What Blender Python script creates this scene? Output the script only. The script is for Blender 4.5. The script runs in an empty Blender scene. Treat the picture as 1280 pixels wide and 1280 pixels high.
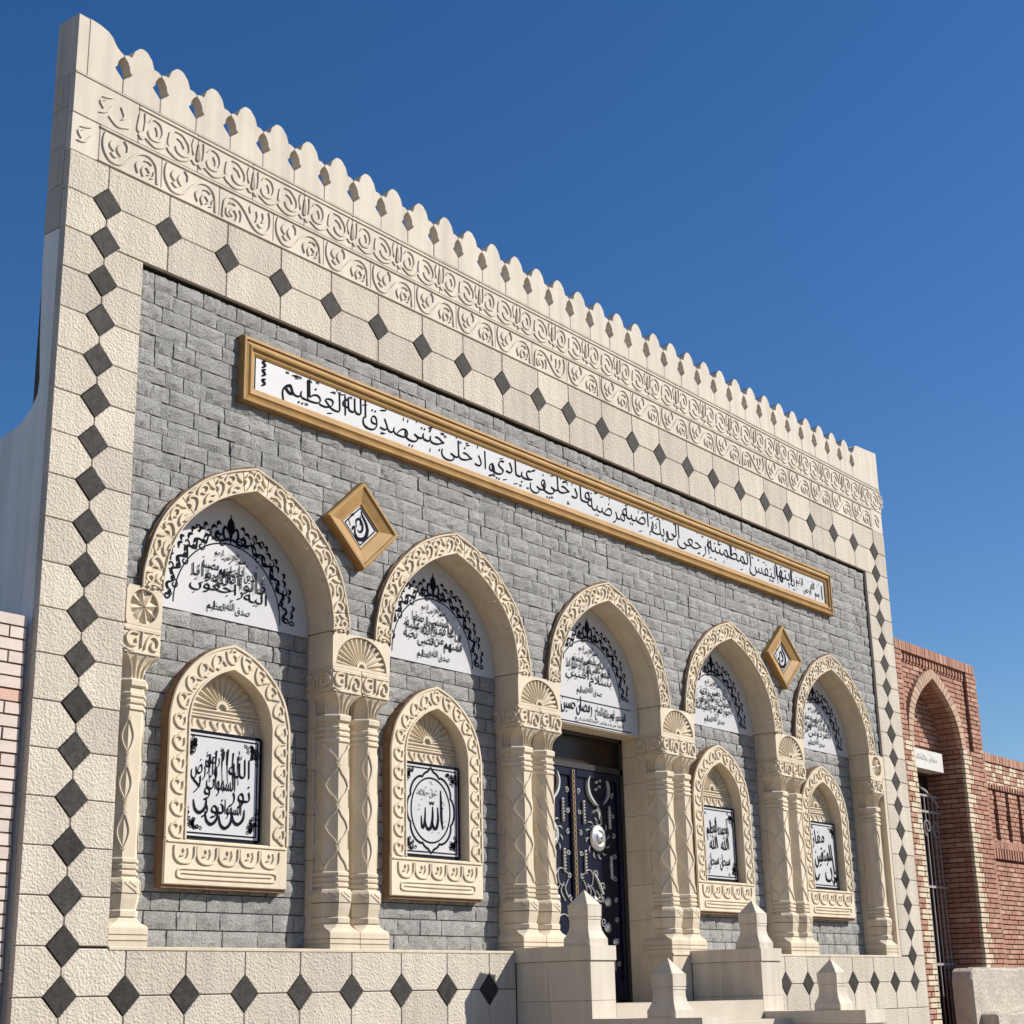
import bpy, math, random
from mathutils import Vector, Matrix
random.seed(7)
R = math.radians
S = bpy.context.scene
COL = S.collection
pi = math.pi

# ------------------------------------------------------------------ camera
CAM = Vector((-6.1081, -8.3194, -0.0562))
YAW, PIT, ROL, FPX = 0.91120, 0.30146, -0.02399, 1945.46
fw = Vector((math.sin(YAW)*math.cos(PIT), math.cos(YAW)*math.cos(PIT), math.sin(PIT)))
rt = Vector((math.cos(YAW), -math.sin(YAW), 0)); up = rt.cross(fw)
r2 = rt*math.cos(ROL) + up*math.sin(ROL); u2 = up*math.cos(ROL) - rt*math.sin(ROL)
cd = bpy.data.cameras.new('camera'); cam = bpy.data.objects.new('camera', cd); COL.objects.link(cam)
cam.matrix_world = Matrix(((r2.x, u2.x, -fw.x, CAM.x), (r2.y, u2.y, -fw.y, CAM.y), (r2.z, u2.z, -fw.z, CAM.z), (0, 0, 0, 1)))
cd.sensor_width = 36; cd.lens = 36*FPX/1280; cd.clip_start = .05; cd.clip_end = 3000
S.camera = cam

# ------------------------------------------------------------------ light
SUN = Vector((1.02, -1.0, 1.04)).normalized()          # towards the sun
elev = math.asin(SUN.z); azim = math.atan2(SUN.x, SUN.y)  # azimuth clockwise from +Y
w = bpy.data.worlds.new('World'); S.world = w; w.use_nodes = True
nt = w.node_tree; nt.nodes.clear()
sky = nt.nodes.new('ShaderNodeTexSky'); sky.sky_type = 'NISHITA'; sky.sun_disc = False
sky.sun_elevation = elev; sky.sun_rotation = azim; sky.air_density = 1.0; sky.dust_density = 0.35; sky.ozone_density = 3.0; sky.altitude = 100
bg = nt.nodes.new('ShaderNodeBackground'); bg.inputs['Strength'].default_value = 0.080
wo = nt.nodes.new('ShaderNodeOutputWorld')
hs_ = nt.nodes.new('ShaderNodeHueSaturation'); hs_.inputs['Saturation'].default_value = 1.30; hs_.inputs['Hue'].default_value = 0.507
nt.links.new(sky.outputs[0], hs_.inputs['Color']); nt.links.new(hs_.outputs[0], bg.inputs[0]); nt.links.new(bg.outputs[0], wo.inputs[0])
sl = bpy.data.lights.new('sun', 'SUN'); sl.energy = 5.0; sl.angle = R(0.53); sl.color = (1.0, .945, .86)
so = bpy.data.objects.new('sun', sl); COL.objects.link(so); so.location = (10, -20, 20)
so.rotation_euler = SUN.to_track_quat('Z', 'Y').to_euler()
S.view_settings.view_transform = 'Standard'; S.view_settings.look = 'None'; S.view_settings.gamma = 1; S.view_settings.exposure = 0.42
S.render.engine = 'CYCLES'
S.cycles.max_bounces = 6; S.cycles.diffuse_bounces = 4

# ------------------------------------------------------------------ materials
def mat(name, base, rough=.85, var=.10, vscale=3.0, fine=.06, fscale=60., bump=0., bscale=80., btype='noise', bdist=.004,
        tint=0., tint2=None, tintfac=.5, stain=0., staincol=(.2, .15, .1), metal=0., spec=.3, coat=0., streak=0.):
    m = bpy.data.materials.new(name); m.use_nodes = True
    n = m.node_tree.nodes; l = m.node_tree.links; b = n['Principled BSDF']
    b.inputs['Roughness'].default_value = rough; b.inputs['Metallic'].default_value = metal
    b.inputs['Specular IOR Level'].default_value = spec
    geo = n.new('ShaderNodeNewGeometry')
    def noise(sc, det=4, rg=.6):
        t = n.new('ShaderNodeTexNoise'); t.inputs['Scale'].default_value = sc; t.inputs['Detail'].default_value = det
        t.inputs['Roughness'].default_value = rg; l.new(geo.outputs['Position'], t.inputs['Vector']); return t.outputs['Fac']
    def maprange(x, a, c, lo=.25, hi=.75):
        t = n.new('ShaderNodeMapRange'); t.inputs[1].default_value = lo; t.inputs[2].default_value = hi
        t.inputs[3].default_value = a; t.inputs[4].default_value = c; l.new(x, t.inputs[0]); return t.outputs[0]
    def mul(x, y):
        t = n.new('ShaderNodeMath'); t.operation = 'MULTIPLY'
        l.new(x, t.inputs[0]); l.new(y, t.inputs[1]); return t.outputs[0]
    f = maprange(noise(vscale), 1-var, 1+var)
    if fine: f = mul(f, maprange(noise(fscale, 6, .75), 1-fine, 1+fine))
    if streak:                                  # rain streaks running down the face
        sm_ = n.new('ShaderNodeMapping'); sm_.inputs['Scale'].default_value = (1, 1, .07); l.new(geo.outputs['Position'], sm_.inputs[0])
        sn = n.new('ShaderNodeTexNoise'); sn.inputs['Scale'].default_value = 9; sn.inputs['Detail'].default_value = 6; l.new(sm_.outputs[0], sn.inputs['Vector'])
        f = mul(f, maprange(sn.outputs['Fac'], 1-streak, 1+streak*.4, .3, .6))
    oi = n.new('ShaderNodeObjectInfo')
    ad = n.new('ShaderNodeMath'); ad.operation = 'ADD'; l.new(oi.outputs['Random'], ad.inputs[0]); l.new(geo.outputs['Random Per Island'], ad.inputs[1])
    fr = n.new('ShaderNodeMath'); fr.operation = 'FRACT'; l.new(ad.outputs[0], fr.inputs[0]); rnd = fr.outputs[0]
    if tint: f = mul(f, maprange(rnd, 1-tint, 1+tint, 0, 1))
    col = None
    rgb = n.new('ShaderNodeRGB'); rgb.outputs[0].default_value = (*base, 1); col = rgb.outputs[0]
    def mix(fac, a, c):
        t = n.new('ShaderNodeMix'); t.data_type = 'RGBA'; l.new(fac, t.inputs['Factor']); l.new(a, t.inputs['A'])
        if isinstance(c, tuple): t.inputs['B'].default_value = (*c, 1)
        else: l.new(c, t.inputs['B'])
        return t.outputs['Result']
    if tint2:
        # a second stone or brick colour picked piece by piece
        h = n.new('ShaderNodeMath'); h.operation = 'MULTIPLY'; h.inputs[1].default_value = 7.31; l.new(rnd, h.inputs[0])
        g = n.new('ShaderNodeMath'); g.operation = 'FRACT'; l.new(h.outputs[0], g.inputs[0])
        col = mix(maprange(g.outputs[0], 0, 1, 1-tintfac-.02, 1-tintfac+.02), col, tint2)
    if stain: col = mix(maprange(noise(1.7, 7, .7), 0, stain, .5, .8), col, staincol)
    vm = n.new('ShaderNodeVectorMath'); vm.operation = 'SCALE'; l.new(col, vm.inputs[0]); l.new(f, vm.inputs['Scale'])
    l.new(vm.outputs[0], b.inputs['Base Color'])
    if bump:
        bp = n.new('ShaderNodeBump'); bp.inputs['Strength'].default_value = bump; bp.inputs['Distance'].default_value = bdist
        if btype == 'noise': h = noise(bscale, 8, .7)
        elif btype == 'hammer':
            v = n.new('ShaderNodeTexVoronoi'); v.inputs['Scale'].default_value = bscale; v.feature = 'SMOOTH_F1'
            l.new(geo.outputs['Position'], v.inputs['Vector']); h = v.outputs['Distance']
            a2 = n.new('ShaderNodeMath'); a2.operation = 'ADD'; l.new(h, a2.inputs[0]); l.new(noise(bscale*.6, 5, .7), a2.inputs[1]); h = a2.outputs[0]
        elif btype == 'brush':
            mp = n.new('ShaderNodeMapping'); mp.inputs['Scale'].default_value = (1, 1, .12); l.new(geo.outputs['Position'], mp.inputs[0])
            t = n.new('ShaderNodeTexNoise'); t.inputs['Scale'].default_value = bscale; l.new(mp.outputs[0], t.inputs['Vector']); h = t.outputs['Fac']
        l.new(h, bp.inputs['Height']); l.new(bp.outputs[0], b.inputs['Normal'])
    if coat: b.inputs['Coat Weight'].default_value = coat
    return m

M = {}
M['border'] = mat('hammered cream limestone', (.53, .475, .395), .9, .06, 2.2, .07, 45, bump=.8, bscale=68, btype='hammer', bdist=.009, tint=.10, streak=.10, stain=.3, staincol=(.39, .315, .24))
M['frieze'] = mat('smooth pale limestone', (.56, .505, .425), .85, .05, 2.5, .05, 70, bump=.2, bscale=120, tint=.04, streak=.12, stain=.3, staincol=(.39, .32, .25))
M['warm'] = mat('honey limestone', (.61, .525, .40), .85, .06, 4, .05, 80, bump=.35, bscale=90, tint=.06, streak=.10, stain=.4, staincol=(.47, .36, .24))
M['raw'] = mat('raw brown sandstone edge', (.185, .112, .066), .95, .22, 9, .18, 40, bump=.8, bscale=30, bdist=.015, tint=.08)
M['grey'] = mat('split grey basalt brick', (.385, .382, .368), .95, .14, 5, .50, 75, bump=1.0, bscale=75, bdist=.028, tint=.09, streak=.10, stain=.35, staincol=(.33, .31, .28), spec=.15)
M['mortar'] = mat('dark mortar', (.085, .082, .076), .95, .15, 10, .1)
M['slate'] = mat('dark slate inlay', (.042, .037, .033), .7, .45, 16, .5, 45, bump=.6, bscale=40, bdist=.008, tint=.2, spec=.15)
M['gold'] = mat('gilded wood', (.35, .205, .07), .62, .18, 6, .12, 60, bump=.15, bscale=60, spec=.25, stain=.6, staincol=(.22, .12, .045))
M['board'] = mat('white glazed tile', (.50, .50, .512), .45, .05, 3, .03, spec=.25, stain=.25, staincol=(.42, .41, .40))
M['ink'] = mat('blue black ink', (.008, .009, .016), .8, .1, 10, .05, spec=.05)
M['plaster'] = mat('white wall plaster', (.80, .785, .765), .95, .06, 1.5, .05, 30, bump=.3, bscale=60, stain=.25, staincol=(.5, .46, .42), streak=.12)
M['pinkbrick'] = mat('pale washed brick', (.60, .51, .455), .9, .08, 9, .08, 60, bump=.5, bscale=60, tint=.07, tint2=(.56, .36, .29), tintfac=.10)
M['redmortar'] = mat('reddish mortar', (.16, .085, .06), .95, .15, 10, .1)
M['redbrick'] = mat('red brick', (.36, .185, .13), .9, .1, 9, .1, 60, bump=.5, bscale=60, tint=.14, tint2=(.42, .25, .18), tintfac=.3)
M['creambrick'] = mat('cream brick', (.58, .48, .35), .9, .1, 9, .1, 60, bump=.5, bscale=60, tint=.10)
M['archbrick'] = mat('buff arch brick', (.45, .31, .22), .9, .1, 9, .1, 60, bump=.5, bscale=60, tint=.14)
M['navy'] = mat('navy gloss door paint', (.003, .0042, .018), .33, .1, 5, 0, spec=.22)
M['dark'] = mat('dark bronze metal', (.02, .017, .015), .4, .15, 8, .1, spec=.5)
M['glass'] = mat('dark glass', (.03, .018, .012), .25, .3, 9, .2, spec=.2)
M['silver'] = mat('brushed silver metal', (.56, .55, .53), .36, .12, 20, .1, metal=.6)
M['chain'] = mat('aged brass', (.36, .27, .17), .45, .2, 30, .1, metal=.5)
M['ground'] = mat('dry sand ground', (.20, .155, .11), .97, .12, .8, .15, 25, bump=.6, bscale=14, bdist=.03, stain=.4, staincol=(.15, .115, .08))
M['step'] = mat('worn cream stone step', (.50, .44, .36), .8, .08, 3, .06, bump=.2, bscale=60, stain=.4, staincol=(.33, .27, .2))
M['marble'] = mat('grey white marble plaque', (.62, .60, .56), .5, .06, 5, .03, stain=.3, staincol=(.5, .45, .4))
M['render'] = mat('rough lime render', (.56, .50, .42), .95, .16, 5, .12, 30, bump=1.0, bscale=18, bdist=.04, stain=.5, staincol=(.34, .28, .21))
M['gate'] = mat('faded grey gate paint', (.34, .31, .30), .5, .2, 20, .1)

# ------------------------------------------------------------------ object helpers
WL = {}
def link(o, parent=None, wl=(0, 0, 0)):
    COL.objects.link(o)
    wl = Vector(wl); WL[o.name] = wl
    if parent: o.parent = parent; o.location = wl - WL[parent.name]
    else: o.location = wl
    return o
def tag(o, label, cat=None, group=None, kind=None):
    if label: o['label'] = label
    if cat: o['category'] = cat
    if group: o['group'] = group
    if kind: o['kind'] = kind
    return o
def empty(name, loc, parent=None):
    o = bpy.data.objects.new(name, None); o.empty_display_size = .1
    return link(o, parent, loc)
def inst(name, mesh, parent, wl, scale=None, rotz=0):
    o = bpy.data.objects.new(name, mesh); link(o, parent, wl)
    if scale: o.scale = scale
    if rotz: o.rotation_euler = (0, 0, rotz)
    return o

class MB:
    def __init__(s): s.v = []; s.f = []
    def add(s, vs, fs):
        k = len(s.v); s.v += [tuple(q) for q in vs]; s.f += [tuple(k+i for i in f) for f in fs]
    def box(s, x0, x1, y0, y1, z0, z1):
        s.add([(x0, y0, z0), (x1, y0, z0), (x1, y1, z0), (x0, y1, z0), (x0, y0, z1), (x1, y0, z1), (x1, y1, z1), (x0, y1, z1)],
              [(0, 1, 5, 4), (1, 2, 6, 5), (2, 3, 7, 6), (3, 0, 4, 7), (4, 5, 6, 7), (3, 2, 1, 0)])
    def cbox(s, x0, x1, y0, y1, z0, z1, c=.006):
        s.prism([(x0, z0), (x1, z0), (x1, z1), (x0, z1)], y0, y1, c)
    def prism(s, poly, y0, y1, ch=0.):
        """poly in (x,z), front at y0, chamfered front arris"""
        n = len(poly)
        ar = sum(poly[i][0]*poly[(i+1) % n][1]-poly[(i+1) % n][0]*poly[i][1] for i in range(n))
        if ar < 0: poly = poly[::-1]
        vs = []; fs = []
        if ch:
            ins = inset(poly, ch)
            vs += [(p[0], y0, p[1]) for p in ins] + [(p[0], y0+ch, p[1]) for p in poly] + [(p[0], y1, p[1]) for p in poly]
            fs.append(tuple(range(n)))
            for i in range(n):
                j = (i+1) % n
                fs.append((i, n+i, n+j, j)); fs.append((n+i, 2*n+i, 2*n+j, n+j))
            fs.append(tuple(range(3*n-1, 2*n-1, -1)))
        else:
            vs += [(p[0], y0, p[1]) for p in poly] + [(p[0], y1, p[1]) for p in poly]
            fs.append(tuple(range(n)))
            for i in range(n):
                j = (i+1) % n; fs.append((i, n+i, n+j, j))
            fs.append(tuple(range(2*n-1, n-1, -1)))
        s.add(vs, fs)
    def ring(s, A, B, y0, y1, closed=False):
        """solid band between matched point lists A (inner) and B (outer)"""
        n = len(A); vs = []
        for a, b in zip(A, B): vs += [(a[0], y0, a[1]), (b[0], y0, b[1]), (b[0], y1, b[1]), (a[0], y1, a[1])]
        fs = []
        for i in range(n if closed else n-1):
            j = (i+1) % n
            for k in range(4): fs.append((4*i+k, 4*j+k, 4*j+(k+1) % 4, 4*i+(k+1) % 4))
        if not closed: fs += [(0, 1, 2, 3), (4*n-1, 4*n-2, 4*n-3, 4*n-4)]
        s.add(vs, fs)
    def loft8(s, cx, cy, secs, top=True, bot=True):
        """eight-sided loft, sections (z, width, chamfer)"""
        vs = []; fs = []
        for z, wd, c in secs:
            h = wd/2
            for x, y in ((-h+c, -h), (h-c, -h), (h, -h+c), (h, h-c), (h-c, h), (-h+c, h), (-h, h-c), (-h, -h+c)): vs.append((cx+x, cy+y, z))
        for k in range(len(secs)-1):
            for i in range(8):
                j = (i+1) % 8; fs.append((8*k+i, 8*k+j, 8*k+8+j, 8*k+8+i))
        if bot: fs.append(tuple(range(7, -1, -1)))
        if top: fs.append(tuple(range(len(secs)*8-8, len(secs)*8)))
        s.add(vs, fs)
    def lathe_y(s, cx, cz, prof, n=28, scal=0., lobes=0):
        """profile (radius, y) turned round an axis along y"""
        vs = []; fs = []
        for r, y in prof:
            for i in range(n):
                a = 2*pi*i/n; rr = r*(1+scal*abs(math.sin(lobes*a/2))) if lobes else r
                vs.append((cx+rr*math.cos(a), y, cz+rr*math.sin(a)))
        for k in range(len(prof)-1):
            for i in range(n):
                j = (i+1) % n; fs.append((k*n+i, k*n+j, (k+1)*n+j, (k+1)*n+i))
        fs.append(tuple(range(n))); s.add(vs, fs)
    def stroke(s, pts, wd, h, Mp, prof='both', n=4, top=.74, wmin=.12, sm=True, closed=False):
        """raised (or inked) ribbon along a smoothed line; Mp(u,v,d) places it, d is the height off the ground"""
        P = smooth(pts, n, closed) if sm and len(pts) > 2 else ([(pts[0][0]+(pts[-1][0]-pts[0][0])*i/6, pts[0][1]+(pts[-1][1]-pts[0][1])*i/6) for i in range(7)] if len(pts) == 2 else pts)
        m = len(P); vs = []; fs = []
        for i, p in enumerate(P):
            a = P[max(i-1, 0)] if not closed else P[i-1]; b = P[min(i+1, m-1)] if not closed else P[(i+1) % m]
            dx, dz = b[0]-a[0], b[1]-a[1]; L = math.hypot(dx, dz) or 1; nx, nz = -dz/L, dx/L
            t = i/(m-1)
            k = {'both': math.sqrt(max(math.sin(pi*t), 0)), 'leaf': math.sin(pi*t), 'tail': 1-t, 'head': t, 'flat': 1, 'drop': math.sin(pi*t**.55)}[prof] if not closed else 1
            q = wd*.5*max(k, wmin)
            if h:
                for e, d in ((-1, 0), (-top, h), (top, h), (1, 0)): vs.append(Mp(p[0]+nx*q*e, p[1]+nz*q*e, d))
            else:
                for e in (-1, 1): vs.append(Mp(p[0]+nx*q*e, p[1]+nz*q*e, 0))
        c = 4 if h else 2
        for i in range(m if closed else m-1):
            j = (i+1) % m
            for k in range(c-1): fs.append((c*i+k, c*j+k, c*j+k+1, c*i+k+1))
        if h and not closed: fs += [(0, 1, 2, 3), (c*m-1, c*m-2, c*m-3, c*m-4)]
        s.add(vs, fs)
    def mesh(s, name, material, smooth_=False):
        me = bpy.data.meshes.new(name); me.from_pydata(s.v, [], s.f)
        for q in (material if isinstance(material, list) else [material]): me.materials.append(q if not isinstance(q, str) else M[q])
        if smooth_: me.shade_smooth()
        me.update(); return me
    def build(s, name, material, parent=None, wl=None, smooth_=False):
        if wl is None: wl = WL[parent.name] if parent else (0, 0, 0)
        wl = Vector(wl); s.v = [(a-wl.x, b-wl.y, c-wl.z) for a, b, c in s.v]
        o = bpy.data.objects.new(name, s.mesh(name, material, smooth_)); return link(o, parent, wl)

def inset(poly, d):
    n = len(poly); out = []
    for i in range(n):
        a, b, c = poly[i-1], poly[i], poly[(i+1) % n]
        e1 = Vector((b[0]-a[0], b[1]-a[1])); e2 = Vector((c[0]-b[0], c[1]-b[1]))
        if e1.length < 1e-9 or e2.length < 1e-9: out.append(b); continue
        e1.normalize(); e2.normalize(); n1 = Vector((-e1.y, e1.x)); n2 = Vector((-e2.y, e2.x))
        k = n1+n2; q = max(k.dot(n1), .35); out.append((b[0]+k.x*d/q, b[1]+k.y*d/q))
    return out
def smooth(pts, n=4, closed=False):
    m = len(pts); out = []
    def g(i): return pts[i % m] if closed else pts[max(0, min(m-1, i))]
    for i in range(m if closed else m-1):
        p0, p1, p2, p3 = g(i-1), g(i), g(i+1), g(i+2)
        for k in range(n):
            t = k/n
            out.append(tuple(.5*(2*p1[a]+(p2[a]-p0[a])*t+(2*p0[a]-5*p1[a]+4*p2[a]-p3[a])*t*t+(3*p1[a]-p0[a]-3*p2[a]+p3[a])*t**3) for a in (0, 1)))
    if not closed: out.append(tuple(pts[-1][:2]))
    return out
def flat(y0): return lambda u, v, d: (u, y0-d, v)
def spiral(cx, cy, r0, r1, a0, turns, n=9):
    return [(cx+(r0+(r1-r0)*i/(n-1))*math.cos(a0+turns*2*pi*i/(n-1)), cy+(r0+(r1-r0)*i/(n-1))*math.sin(a0+turns*2*pi*i/(n-1))) for i in range(n)]

# ------------------------------------------------------------------ Arabic lettering
FORM = {}
code = 0xFE80
for ch, nf in zip([chr(c) for c in list(range(0x621, 0x63B))+list(range(0x641, 0x64B))], [1, 2, 2, 2, 2, 4, 2, 4, 2, 4, 4, 4, 4, 4, 2, 2, 2, 2, 4, 4, 4, 4, 4, 4, 4, 4, 4, 4, 4, 4, 4, 4, 4, 2, 2, 4]):
    FORM[ch] = (code, nf); code += nf
LA = {'\u0622': 0xFEF5, '\u0623': 0xFEF7, '\u0625': 0xFEF9, '\u0627': 0xFEFB}
def shape(word):
    out = []; i = 0; prev = False
    while i < len(word):
        c = word[i]
        if c not in FORM: out.append(c); prev = False; i += 1; continue
        if c == '\u0644' and i+1 < len(word) and word[i+1] in LA:
            out.append(chr(LA[word[i+1]]+(1 if prev else 0))); prev = False; i += 2; continue
        cd_, nf = FORM[c]; nxt = i+1 < len(word) and word[i+1] in FORM and FORM[word[i+1]][1] > 1 and nf == 4
        k = 3 if prev and nxt else 1 if prev and nf > 1 else 2 if nxt else 0
        out.append(chr(cd_+k)); prev = nxt; i += 1
    return ''.join(out[::-1])
TC = {}
def glyphs(word, thin=-.018):
    """outline triangles of a shaped word at size 1: verts, faces, (xmin, xmax)"""
    if word in TC: return TC[word]
    c = bpy.data.curves.new('word', 'FONT'); c.body = '\uFDF2' if word == 'الله' else shape(word); c.resolution_u = 2; c.offset = thin
    o = bpy.data.objects.new('word', c); COL.objects.link(o); bpy.context.view_layer.update()
    me = o.to_mesh(); vs = [(v.co.x, v.co.y) for v in me.vertices]; fs = [tuple(p.vertices) for p in me.polygons]
    o.to_mesh_clear(); bpy.data.objects.remove(o); bpy.data.curves.remove(c)
    TC[word] = (vs, fs, min(v[0] for v in vs), max(v[0] for v in vs)); return TC[word]
def word(mb, txt, cx, cz, width, hscale, y, nib=.022, slant=0., rot=0., arc=0.):
    """write one word centred on cx, baseline cz, scaled to a width, pen-nib thickened"""
    vs, fs, a, b = glyphs(txt); k = width/(b-a)
    for q in range(3):
        sx, sz = (q-1)*nib*.8, (q-1)*nib
        out = []
        for x, z in vs:
            u = (x-(a+b)/2)*k+sx*hscale; v = z*hscale+sz*hscale+slant*u
            if rot: u, v = u*math.cos(rot)-v*math.sin(rot), u*math.sin(rot)+v*math.cos(rot)
            out.append((cx+u, y-.0004*q, cz+v))
        mb.add(out, fs)
def line(mb, words, xl, xr, cz, hs, y, jig=0., over=0., slant=0., marks=0, rnd=None):
    """words read right to left, fitted between xl and xr"""
    wd = [glyphs(t)[3]-glyphs(t)[2] for t in words]; gap = .16-over
    tot = sum(wd)+gap*(len(wd)-1); k = (xr-xl)/tot; x = xr
    for i, t in enumerate(words):
        c = x-wd[i]*k/2
        word(mb, t, c, cz+(jig if i % 2 else -jig)*1.0+slant*(c-(xl+xr)/2), wd[i]*k, hs, y)
        x -= (wd[i]+gap)*k
    rn = random.Random(len(words)*7+int(cz*100))
    for q in range(marks):
        u = rn.uniform(xl, xr); v = cz+rn.choice((-.32, .78, .9, .7))*hs+slant*(u-(xl+xr)/2); e = hs*.16
        mb.stroke(rn.choice(([(u, v), (u+e, v+e*.5)], [(u, v+e*.4), (u+e*.4, v), (u+e*.8, v+e*.5), (u+e*1.2, v+.1*e)], [(u, v), (u+e*.3, v+e*.8), (u+e*.6, v+e*.2)])), hs*.05, 0, flat(y), 'flat')

# ------------------------------------------------------------------ arch geometry
IN = [(.832, 0), (.826, .12), (.768, .345), (.63, .555), (.418, .735), (.222, .843), (0, .925)]
EX = [(1.017, 0), (1.005, .14), (.925, .42), (.77, .66), (.515, .885), (.262, 1.02), (0, 1.105)]
def halfcurve(ctrl, n, sx=1., sz=1.): return [(p[0]*sx, p[1]*sz) for p in smooth(ctrl, n)]
def arch(ctrl, n, cx, z0, sx=1., sz=1.):
    """points from the left foot over the apex to the right foot"""
    h = halfcurve(ctrl, n, sx, sz)
    return [(cx-p[0], z0+p[1]) for p in h]+[(cx+p[0], z0+p[1]) for p in h[-2::-1]]
_in = halfcurve(IN, 8); _ex = halfcurve(EX, 8)
def halfw(c, h):
    if h <= 0: return c[0][0]
    for a, b in zip(c, c[1:]):
        if a[1] <= h <= b[1]: return a[0]+(b[0]-a[0])*(h-a[1])/(b[1]-a[1])
    return 0.
def band(Ain, Aex):
    """(t,s) -> (x,z): t along the arch 0..1, s from inner to outer curve"""
    n = len(Ain)-1
    def f(t, s):
        t = max(0, min(1, t))*n; i = min(int(t), n-1); k = t-i
        a = [Ain[i][q]+(Ain[i+1][q]-Ain[i][q])*k for q in (0, 1)]; b = [Aex[i][q]+(Aex[i+1][q]-Aex[i][q])*k for q in (0, 1)]
        return (a[0]+(b[0]-a[0])*s, a[1]+(b[1]-a[1])*s)
    return f

ZS = 2.68                               # springing
BAYS = [1.487, 3.812, 6.112, 8.440, 10.787]
PIERS = [(2.325, 2.975), (4.648, 5.272), (6.952, 7.588), (9.295, 9.950)]
DEP = .268                              # depth of the niches
GR = -1.65                              # street level
XL, XR = -.342, 12.69                   # ends of the facade

# ------------------------------------------------------------------ ground
g = MB(); N = 24
g.add([(-900, -900, GR), (900, -900, GR), (900, 900, GR), (-900, 900, GR)], [(0, 1, 2, 3)])
go = g.build('ground', 'ground'); tag(go, 'dry sandy ground of the lane', kind='structure')

# ------------------------------------------------------------------ mausoleum
MA = empty('mausoleum', (6.17, .3, GR))
tag(MA, 'cream limestone mausoleum front with grey split stone, five arches and a scalloped parapet', 'mausoleum')

# core of the wall
core = MB()
core.box(-.335, .35, .03, .23, GR, 6.30); core.box(12.03, 12.683, .03, .23, GR, 6.30)
core.box(.35, 12.03, .03, .23, 5.075, 6.30)
core.box(.35, 5.20, .03, .33, GR, .275); core.box(7.02, 12.03, .03, .33, GR, .275)
core.box(.3, 5.2, .33, .7, GR, 4.0); core.box(7.02, 12.3, .33, .7, GR, 4.0); core.box(5.2, 7.02, .33, .7, 2.445, 4.0)
core.build('core_wall', 'mortar', MA)

# --- border blocks and slate diamonds
TX = [0.0, .558, 1.129, 1.693, 2.26, 2.829, 3.394, 3.952, 4.521, 5.075, 5.569, 6.144, 6.693, 7.208, 7.766, 8.304, 8.884, 9.455, 10.016, 10.605, 11.203, 11.765, 12.35]
BX = [0.0, .489, .985, 1.51, 2.035, 2.56, 3.105, 3.642, 4.172]
BX2 = [7.55, 8.08, 8.61, 9.14, 9.635, 10.17, 10.71, 11.25, 11.80, 12.35]
HD = .124; GAP = .0025
XD = TX[-1]
def block(poly, mt='border', y0=0., name='border_block', par=None, y1=.06):
    mb = MB(); mb.prism(inset(poly, GAP) if sum(poly[i][0]*poly[(i+1) % len(poly)][1]-poly[(i+1) % len(poly)][0]*poly[i][1] for i in range(len(poly))) > 0 else inset(poly[::-1], GAP), y0+random.uniform(-.0015, .0015), y1, .005)
    c = (sum(p[0] for p in poly)/len(poly), y0, sum(p[1] for p in poly)/len(poly))
    return mb.build(name, mt, par or MA, c)
def hexrect(x0, x1, z0, z1, cut):
    """rectangle whose named corners are cut off by the diamonds: bl br tr tl"""
    p = []
    p += [(x0, z0+HD), (x0+HD, z0)] if 'bl' in cut else [(x0, z0)]
    p += [(x1-HD, z0), (x1, z0+HD)] if 'br' in cut else [(x1, z0)]
    p += [(x1, z1-HD), (x1-HD, z1)] if 'tr' in cut else [(x1, z1)]
    p += [(x0+HD, z1), (x0, z1-HD)] if 'tl' in cut else [(x0, z1)]
    return p
for i in range(18):                       # the upright borders
    z0, z1 = i*.3, i*.3+.3
    block(hexrect(XL, 0, z0, z1, ('br', 'tr'))); block(hexrect(XD, XR, z0, z1, ('bl', 'tl')))
    if i == 0:
        block(hexrect(0, BX[1], 0, .29, ('bl', 'br', 'tl')))
        block(hexrect(BX2[-2], XD, 0, .29, ('bl', 'br', 'tr')))
    elif i == 17:
        block([(0, 5.1+HD), (HD, 5.1), (HD-.026, 5.075), (TX[1], 5.075), (TX[1], 5.4-HD), (TX[1]-HD, 5.4), (HD, 5.4), (0, 5.4-HD)])
        block([(XD, 5.4-HD), (XD-HD, 5.4), (TX[-2]+HD, 5.4), (TX[-2], 5.4-HD), (TX[-2], 5.075), (XD-HD+.026, 5.075), (XD-HD, 5.1), (XD, 5.1+HD)])
    else:
        z1_ = min(z1, 5.075)
        block(hexrect(0, .345, z0, z1, ('bl', 'tl'))) if i < 16 else block([(0, 4.8+HD), (HD, 4.8), (.345, 4.8), (.345, 5.073), (HD-.028, 5.073), (0, 5.1-HD)])
        block(hexrect(12.03, XD, z0, z1, ('br', 'tr'))) if i < 16 else block([(XD, 4.8+HD), (XD, 5.1-HD), (XD-HD+.028, 5.073), (12.03, 5.073), (12.03, 4.8), (XD-HD, 4.8)])
for z0, z1, c1, c2 in ((5.4, 5.70, ('br', 'bl'), 1), (5.075, 5.4, ('tr', 'tl'), 0)):   # the long row under the frieze
    for j in range(22):
        if not c2 and j in (0, 21): continue
        block(hexrect(TX[j], TX[j+1], z0, z1, c1))
block(hexrect(XL, 0, 5.4, 5.7, ('br',))); block(hexrect(XD, XR, 5.4, 5.7, ('bl',)))
block(hexrect(XL, 0, -.3, 0, ('tr',))); block(hexrect(XD, XR, -.3, 0, ('tl',)))
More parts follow.
